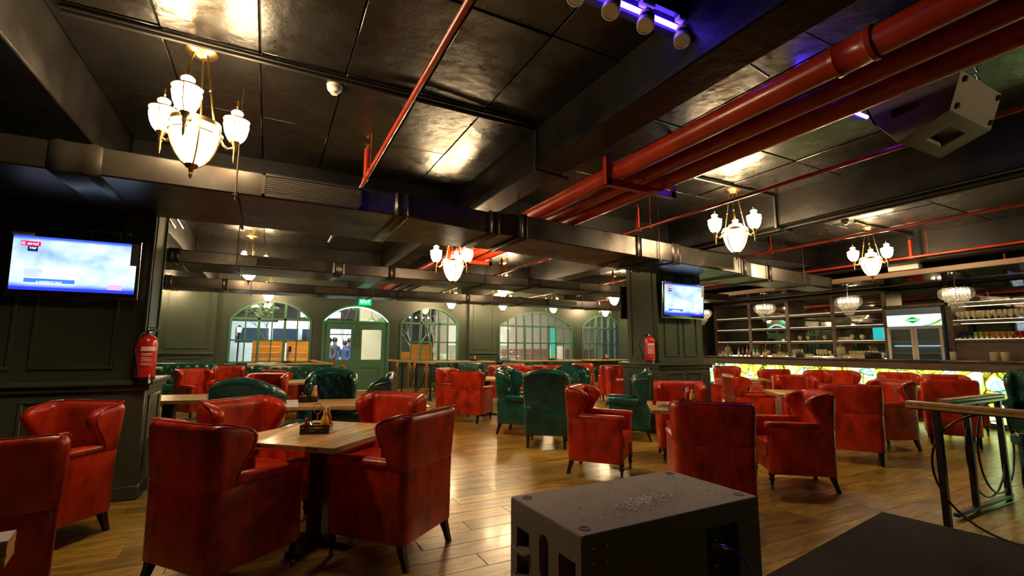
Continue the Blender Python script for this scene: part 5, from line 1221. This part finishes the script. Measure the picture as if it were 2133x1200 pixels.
# ---------------------------------------------------------------- courtyard beyond the windows
gnd = struct('ground_outside', MB().box(-8, 18, YF+.2, 34, -.15, -.02), mat('paving', (.12, .11, .09), .7, c2=(.18, .165, .14), scale=2)); gnd.name = 'ground'
M_ORANGE = woodmat('orange_board', (.85, .24, .008), (1, .34, .015), .45, 3, 3, 10)
def hoard(label, x0, x1, y, h, rz=0):
    t = thing('orange_partition', label, 'partition', (x0, y, 0), rz); n = max(1, round(h/.2)); L_ = x1-x0
    me = MB().box(0, L_, 0, .04, .002, h/n-.004).mesh('plank', .002, 1)
    for i in range(n): link('plank', me, M_ORANGE, t, (0, 0, i*h/n))
    for a in (.02, L_-.06): part('post', MB().box(a, a+.04, .04, .08, 0, h), M_LEG, t)
hoard('orange plank partition outside the arched window left of the door', -.42, .46, 17.0, 1.60); hoard('second orange plank partition outside, with a small black latch', .56, 1.40, 17.05, 1.60)
hoard('low orange plank crate outside, left in the window right of the door', 4.1, 4.62, 17.0, 1.22); hoard('taller orange plank partition outside the window right of the door', 4.66, 5.5, 17.2, 1.50)
tag(part('latch', MB().box(.62, .70, 17.02, 17.05, 1.22, 1.40), M_LEG), 'small black latch on the orange partition outside', 'latch')
# white van outside
vn = thing('van', 'white van parked outside beyond the left arched window', 'van', (.55, 21.5, 0), R(4)); vw = mat('van_white', (.55, .72, .80), .3); vg = mat('van_window', (.03, .06, .10), .1)
part('van_body', MB().prism([(-2.0, .35), (2.1, .35), (2.15, 1.2), (1.7, 1.45), (1.35, 2.25), (1.1, 2.35), (-1.9, 2.35), (-2.0, 2.2)], -.85, .85, 'y'), vw, vn, .05, 2)
part('side_window', MB().box(-1.7, -.6, -.865, -.85, 1.55, 2.1), vg, vn); part('side_window', MB().box(-.45, .45, -.865, -.85, 1.55, 2.1), vg, vn)
part('windscreen', MB().prism([(.6, 1.55), (1.45, 1.55), (1.2, 2.1), (.6, 2.1)], -.865, -.85, 'y'), vg, vn)
part('bumper', MB().box(2.08, 2.25, -.8, .8, .4, .65), M_LEG, vn, .03)
for x in (-1.3, 1.35):
    wl = part('wheel', MB().lathe([(.10, -.1), (.32, -.1), (.33, 0), (.32, .1), (.10, .1)], (0, 0, 0), 18, Matrix.Translation((x, -.80, .33)) @ Matrix.Rotation(pi/2, 4, 'X')), M_LEG, vn); part('hub', MB().lathe([(.0, -.11), (.17, -.115), (.19, -.1)], (0, 0, 0), 14, Matrix.Translation((x, -.80, .33)) @ Matrix.Rotation(-pi/2, 4, 'X')), M_CHROME, wl)
# trees and plants
def tree(label, x, y, h, leafy, seed):
    r = random.Random(seed); t = thing('tree' if not leafy else 'potted_plant', label, 'tree' if not leafy else 'plant', (x, y, 0)); m = MB(); tips = []
    def br(p, d, ln, rad, lv):
        q = p+d*ln; m.tube([p, (p+q)/2+Vector((r.uniform(-.02, .02), r.uniform(-.02, .02), 0)), q], [rad, rad*.85, rad*.7], 6)
        if lv == 0: tips.append(q); return
        for k in range(3 if lv > 1 else 2):
            nd = (d+Vector((r.uniform(-.8, .8), r.uniform(-.6, .6), r.uniform(0, .5)))).normalized(); br(q, nd, ln*r.uniform(.55, .75), rad*.6, lv-1)
    br(Vector((0, 0, .0 if not leafy else .35)), Vector((.03, 0, 1)), h*.42, .035 if not leafy else .02, 4 if not leafy else 3)
    part('trunk', m, mat('pale_bark', (.55, .48, .36), .7) if not leafy else mat('stem', (.12, .09, .04), .7), t)
    if leafy:
        lf = MB()
        for q in tips:
            for k in range(9):
                a = r.uniform(0, 6.28); e = r.uniform(-.4, .9); u = Vector((cos(a)*cos(e), sin(a)*cos(e), sin(e))); s_ = u.orthogonal().normalized()*.03; b = q+Vector((r.uniform(-.1, .1), r.uniform(-.1, .1), r.uniform(-.1, .1)))
                lf.add([b, b+u*.08+s_, b+u*.17, b+u*.08-s_], [(0, 1, 2, 3)])
        o = part('foliage', lf, mat('leaf_green', (.06, .16, .03), .5), t); o['kind'] = 'stuff'
        part('pot', MB().lathe([(.12, 0), (.17, .3), (.18, .36), (.15, .36), (.14, .3), (0, .3)], (0, 0, 0), 14), mat('clay_pot', (.35, .20, .10), .7), t)
tree('bare pale-barked tree outside the window right of the door', 6.0, 18.6, 2.6, False, 2); tree('second bare tree outside, behind the first', 5.6, 20.2, 2.8, False, 9)
tree('leafy potted plant outside the left arched window, beside its mullion', .0, 18.6, 2.6, True, 4); tree('leafy potted plant outside at the right side of the left arched window', 1.25, 18.9, 2.7, True, 6); tree('leafy potted plant outside, left in the window right of the door', 4.35, 18.8, 2.3, True, 8)
tree('leafy potted plant outside beyond the entrance door arch', 2.35, 17.6, 2.7, True, 12)
# lit shopfront and house walls across the yard
struct('wall_outside_far', MB().box(-8, 18, 30, 30.2, 0, 5), mat('render_beige', (.32, .26, .18), .7, c2=(.38, .31, .22), scale=1))
sfr = thing('lit_shopfront', 'brilliant white lit shopfront seen through the left door leaf', 'shopfront', (2.0, 26, 0))
part('lit_panel', MB().box(-1.6, 2.3, 0, .05, .3, 2.7), emat('shop_white', (.80, .95, 1), 1.1), sfr); part('frame', MB().box(-1.7, -1.6, -.05, .1, 0, 2.85).box(2.3, 2.4, -.05, .1, 0, 2.85).box(-1.7, 2.4, -.05, .1, 2.7, 2.85), M_LEG, sfr)
part('lintel_bar', MB().box(-1.6, 2.3, -.04, 0, 2.02, 2.08), M_LEG, sfr)
part('lit_sign', MB().box(-.6, 1.3, -.02, .04, 2.9, 3.2), emat('shop_white', (.80, .95, 1), 1.1), sfr)
part('facade', MB().box(-6, 8, .06, .3, 0, 4.6), mat('shop_facade', (.20, .19, .16), .6), sfr)
ywall = thing('yard_wall', 'beige courtyard wall seen through the right door leaf', 'wall panel', (3.55, 20, 0)); part('wall_slab', MB().box(-.25, 1.4, 0, .2, 0, 3.0), mat('render_cream', (.50, .46, .30), .7), ywall); part('coping', MB().box(-.3, 1.45, -.05, .25, 3.0, 3.1), M_WALLF, ywall)
# right-hand terrace building
tb = thing('terrace_building', 'beige lit terrace building beyond the wide arched windows', 'building', (12.5, 23, 0)); part('facade', MB().box(-5, 5.5, 0, .3, 0, 4.5), mat('render_sand', (.42, .35, .26), .7, c2=(.5, .42, .31), scale=.8), tb)
bwm = MB().box(0, .42, -.03, 0, 0, .095).mesh('brick', .004, 1)
for j in range(12):
    for i in range(14): link('brick', bwm, mat('terrace_brick', (.26, .11, .08), .7, c2=(.34, .16, .12), scale=3, rnd=1), tb, (-1.5+i*.44+(j % 2)*.22, 0, .1+j*.105))
for i in range(3): part('window', MB().box(-4.4+i*1.3, -3.5+i*1.3, -.04, 0, 1.5, 2.6), emat('warm_window', (1, .88, .66), .4), tb)
for x, lb in ((9.1, 'white planter box with a shrub outside the wide arched window'), (13.2, 'yellow planter pot outside the window beside the middle column')):
    pb = thing('planter', lb, 'planter', (x, 20.6, 0)); part('planter_box', MB().box(-.35, .35, -.18, .18, 0, 1.5), mat('planter_cream', (.65, .55, .38), .6), pb, .01)
    m = MB(); r = random.Random(int(x*10))
    for k in range(120):
        a = r.uniform(0, 6.28); b = Vector((r.uniform(-.3, .3), r.uniform(-.15, .15), 1.5+r.uniform(0, .25))); u = Vector((cos(a), sin(a), .5))*.12; s_ = u.orthogonal().normalized()*.025; m.add([b, b+u*.5+s_, b+u, b+u*.5-s_], [(0, 1, 2, 3)])
    o = part('foliage', m, mat('leaf_green', (.06, .16, .03), .5), pb); o['kind'] = 'stuff'
tp = thing('turquoise_door', 'turquoise lit door jamb at the right end of the wide arched window', 'door jamb', (11.15, 17.6, 0)); part('jamb', MB().box(-.15, .12, 0, .1, 0, 2.3), emat('turquoise_glow', (.12, .75, .50), .28), tp); part('jamb_cap', MB().box(-.18, .15, -.02, .12, 2.3, 2.36), M_WALLF, tp)
# string lights
for k in range(4):
    sb = thing('festoon_bulb', 'warm festoon bulb strung outside the window right of the door', 'bulb', (5.15+.26*k, 19.2, 2.62), 0, 'festoon bulbs outside')
    part('bulb_glass', MB().sphere((0, 0, 0), .04, 10, 6), emat('festoon', (1, .8, .55), 4), sb); part('bulb_cord', MB().tube([(0, 0, .04), (0, 0, .5)], .006, 5), M_LEG, sb)
wl_ = thing('wall_lantern', 'glowing wall lantern outside, low in the left arched window', 'lantern', (-.85, 17.9, 1.85)); part('lantern_glass', MB().lathe([(.05, 0), (.075, .14), (.06, .16)], (0, 0, 0), 8), emat('lantern_glow', (1, .62, .25), 6), wl_); part('lantern_cap', MB().lathe([(.09, .16), (.03, .22), (0, .24)], (0, 0, 0), 8), M_LEG, wl_)
lp = part('lantern_post', MB().tube([(0, 0, -1.85), (0, 0, 0)], .025, 8), M_LEG, wl_)
lt = thing('yard_lantern', 'small peaked lantern hanging outside the door arch', 'lantern', (3.5, 18.6, 2.25)); part('lantern_glass', MB().lathe([(.06, 0), (.08, .16)], (0, 0, 0), 6), emat('pale_lantern', (.75, 1, .85), .6), lt); part('lantern_roof', MB().lathe([(.14, .16), (.03, .30), (0, .33)], (0, 0, 0), 6), mat('lantern_green', (.10, .16, .08), .5), lt); part('chain', MB().tube([(0, 0, .33), (0, 0, 1.2)], .006, 5), M_LEG, lt)
part('bracket_arm', MB().box(-.01, .01, 0, 1.4, 1.19, 1.21), M_LEG, lt)

# ---------------------------------------------------------------- four people outside
def person(label, x, y, rz, h, shirt, lean):
    s = h/1.75; J = {}
    V = [(0, 0, .95), (0, 0, 1.12), (0, 0, 1.32), (0, .01, 1.46), (0, .01, 1.53), (0, .0, 1.63), (0, 0, 1.72)]; E = [(0, 1), (1, 2), (2, 3), (3, 4), (4, 5), (5, 6)]; Rr = [.15, .135, .165, .10, .058, .098, .075]
    for sd in (-1, 1):
        o = len(V); V += [(sd*.10, 0, .88), (sd*.11, .01, .50), (sd*.11, -.01, .09), (sd*.12, .13, .04)]; E += [(0, o), (o, o+1), (o+1, o+2), (o+2, o+3)]; Rr += [.10, .065, .045, .04]
        o = len(V); V += [(sd*.19, 0, 1.40), (sd*.24, -.01, 1.14), (sd*.22+lean*.08, .10, .95), (sd*.20+lean*.1, .18, .90)]; E += [(2, o), (o, o+1), (o+1, o+2), (o+2, o+3)]; Rr += [.062, .048, .036, .042]
    me = bpy.data.meshes.new('person'); bm = bmesh.new(); lay = bm.verts.layers.skin.verify(); vs = []
    for p, r in zip(V, Rr):
        v = bm.verts.new(Vector(p)*s); v[lay].radius = (r*s, r*s*(.72 if r > .1 else 1)); vs.append(v)
    for a, b in E: bm.edges.new((vs[a], vs[b]))
    vs[0][lay].use_root = True; bm.to_mesh(me); bm.free()
    m = bpy.data.materials.new('clothed_figure'); m.use_nodes = True; nt = m.node_tree; N = nt.nodes; L = nt.links; b = N['Principled BSDF']; b.inputs['Roughness'].default_value = .8
    tc = N.new('ShaderNodeTexCoord'); sx_ = N.new('ShaderNodeSeparateXYZ'); L.new(tc.outputs['Object'], sx_.inputs[0]); dv = N.new('ShaderNodeMath'); dv.operation = 'DIVIDE'; dv.inputs[1].default_value = h; L.new(sx_.outputs['Z'], dv.inputs[0])
    rp = N.new('ShaderNodeValToRGB'); c = rp.color_ramp; c.interpolation = 'CONSTANT'; c.elements[0].color = (.02, .02, .03, 1); c.elements[1].position = .56; c.elements[1].color = (*shirt, 1); q = c.elements.new(.86); q.color = (.22, .12, .08, 1)
    L.new(dv.outputs[0], rp.inputs[0]); L.new(rp.outputs[0], b.inputs['Base Color'])
    o = link('person', me, m, None, (x, y, 0), rz); tag(o, label, 'person')
    o.modifiers.new('s', 'SKIN'); ss = o.modifiers.new('u', 'SUBSURF'); ss.levels = ss.render_levels = 2
    dg = bpy.context.evaluated_depsgraph_get(); dg.update(); me2 = bpy.data.meshes.new_from_object(o.evaluated_get(dg)); o.modifiers.clear(); o.data = me2
    for p in me2.polygons: p.use_smooth = True
    part('hair', MB().lathe([(.104*s, 1.62*s), (.108*s, 1.68*s), (.095*s, 1.74*s), (.06*s, 1.78*s), (0, 1.79*s)], (0, -.012*s, 0), 12), M_LEG, o)
    for sd in (-1, 1): part('ear', MB().sphere((sd*.095*s, 0, 1.645*s), .022*s, 8, 6), mat('skin', (.22, .12, .08), .6), o)
person('person in a grey shirt standing outside the left door leaf, tallest of four', 2.12, 19.6, R(170), 1.72, (.10, .11, .14), 1)
person('person in a dark shirt just right of the grey-shirted one outside', 2.39, 20.1, R(200), 1.74, (.05, .06, .10), -1)
person('person in a blue patterned shirt outside, near the door mullion', 2.61, 18.9, R(150), 1.60, (.03, .07, .22), 1)
person('person in a navy shirt outside, closest to the door centre', 2.90, 19.7, R(190), 1.72, (.03, .05, .16), -1)
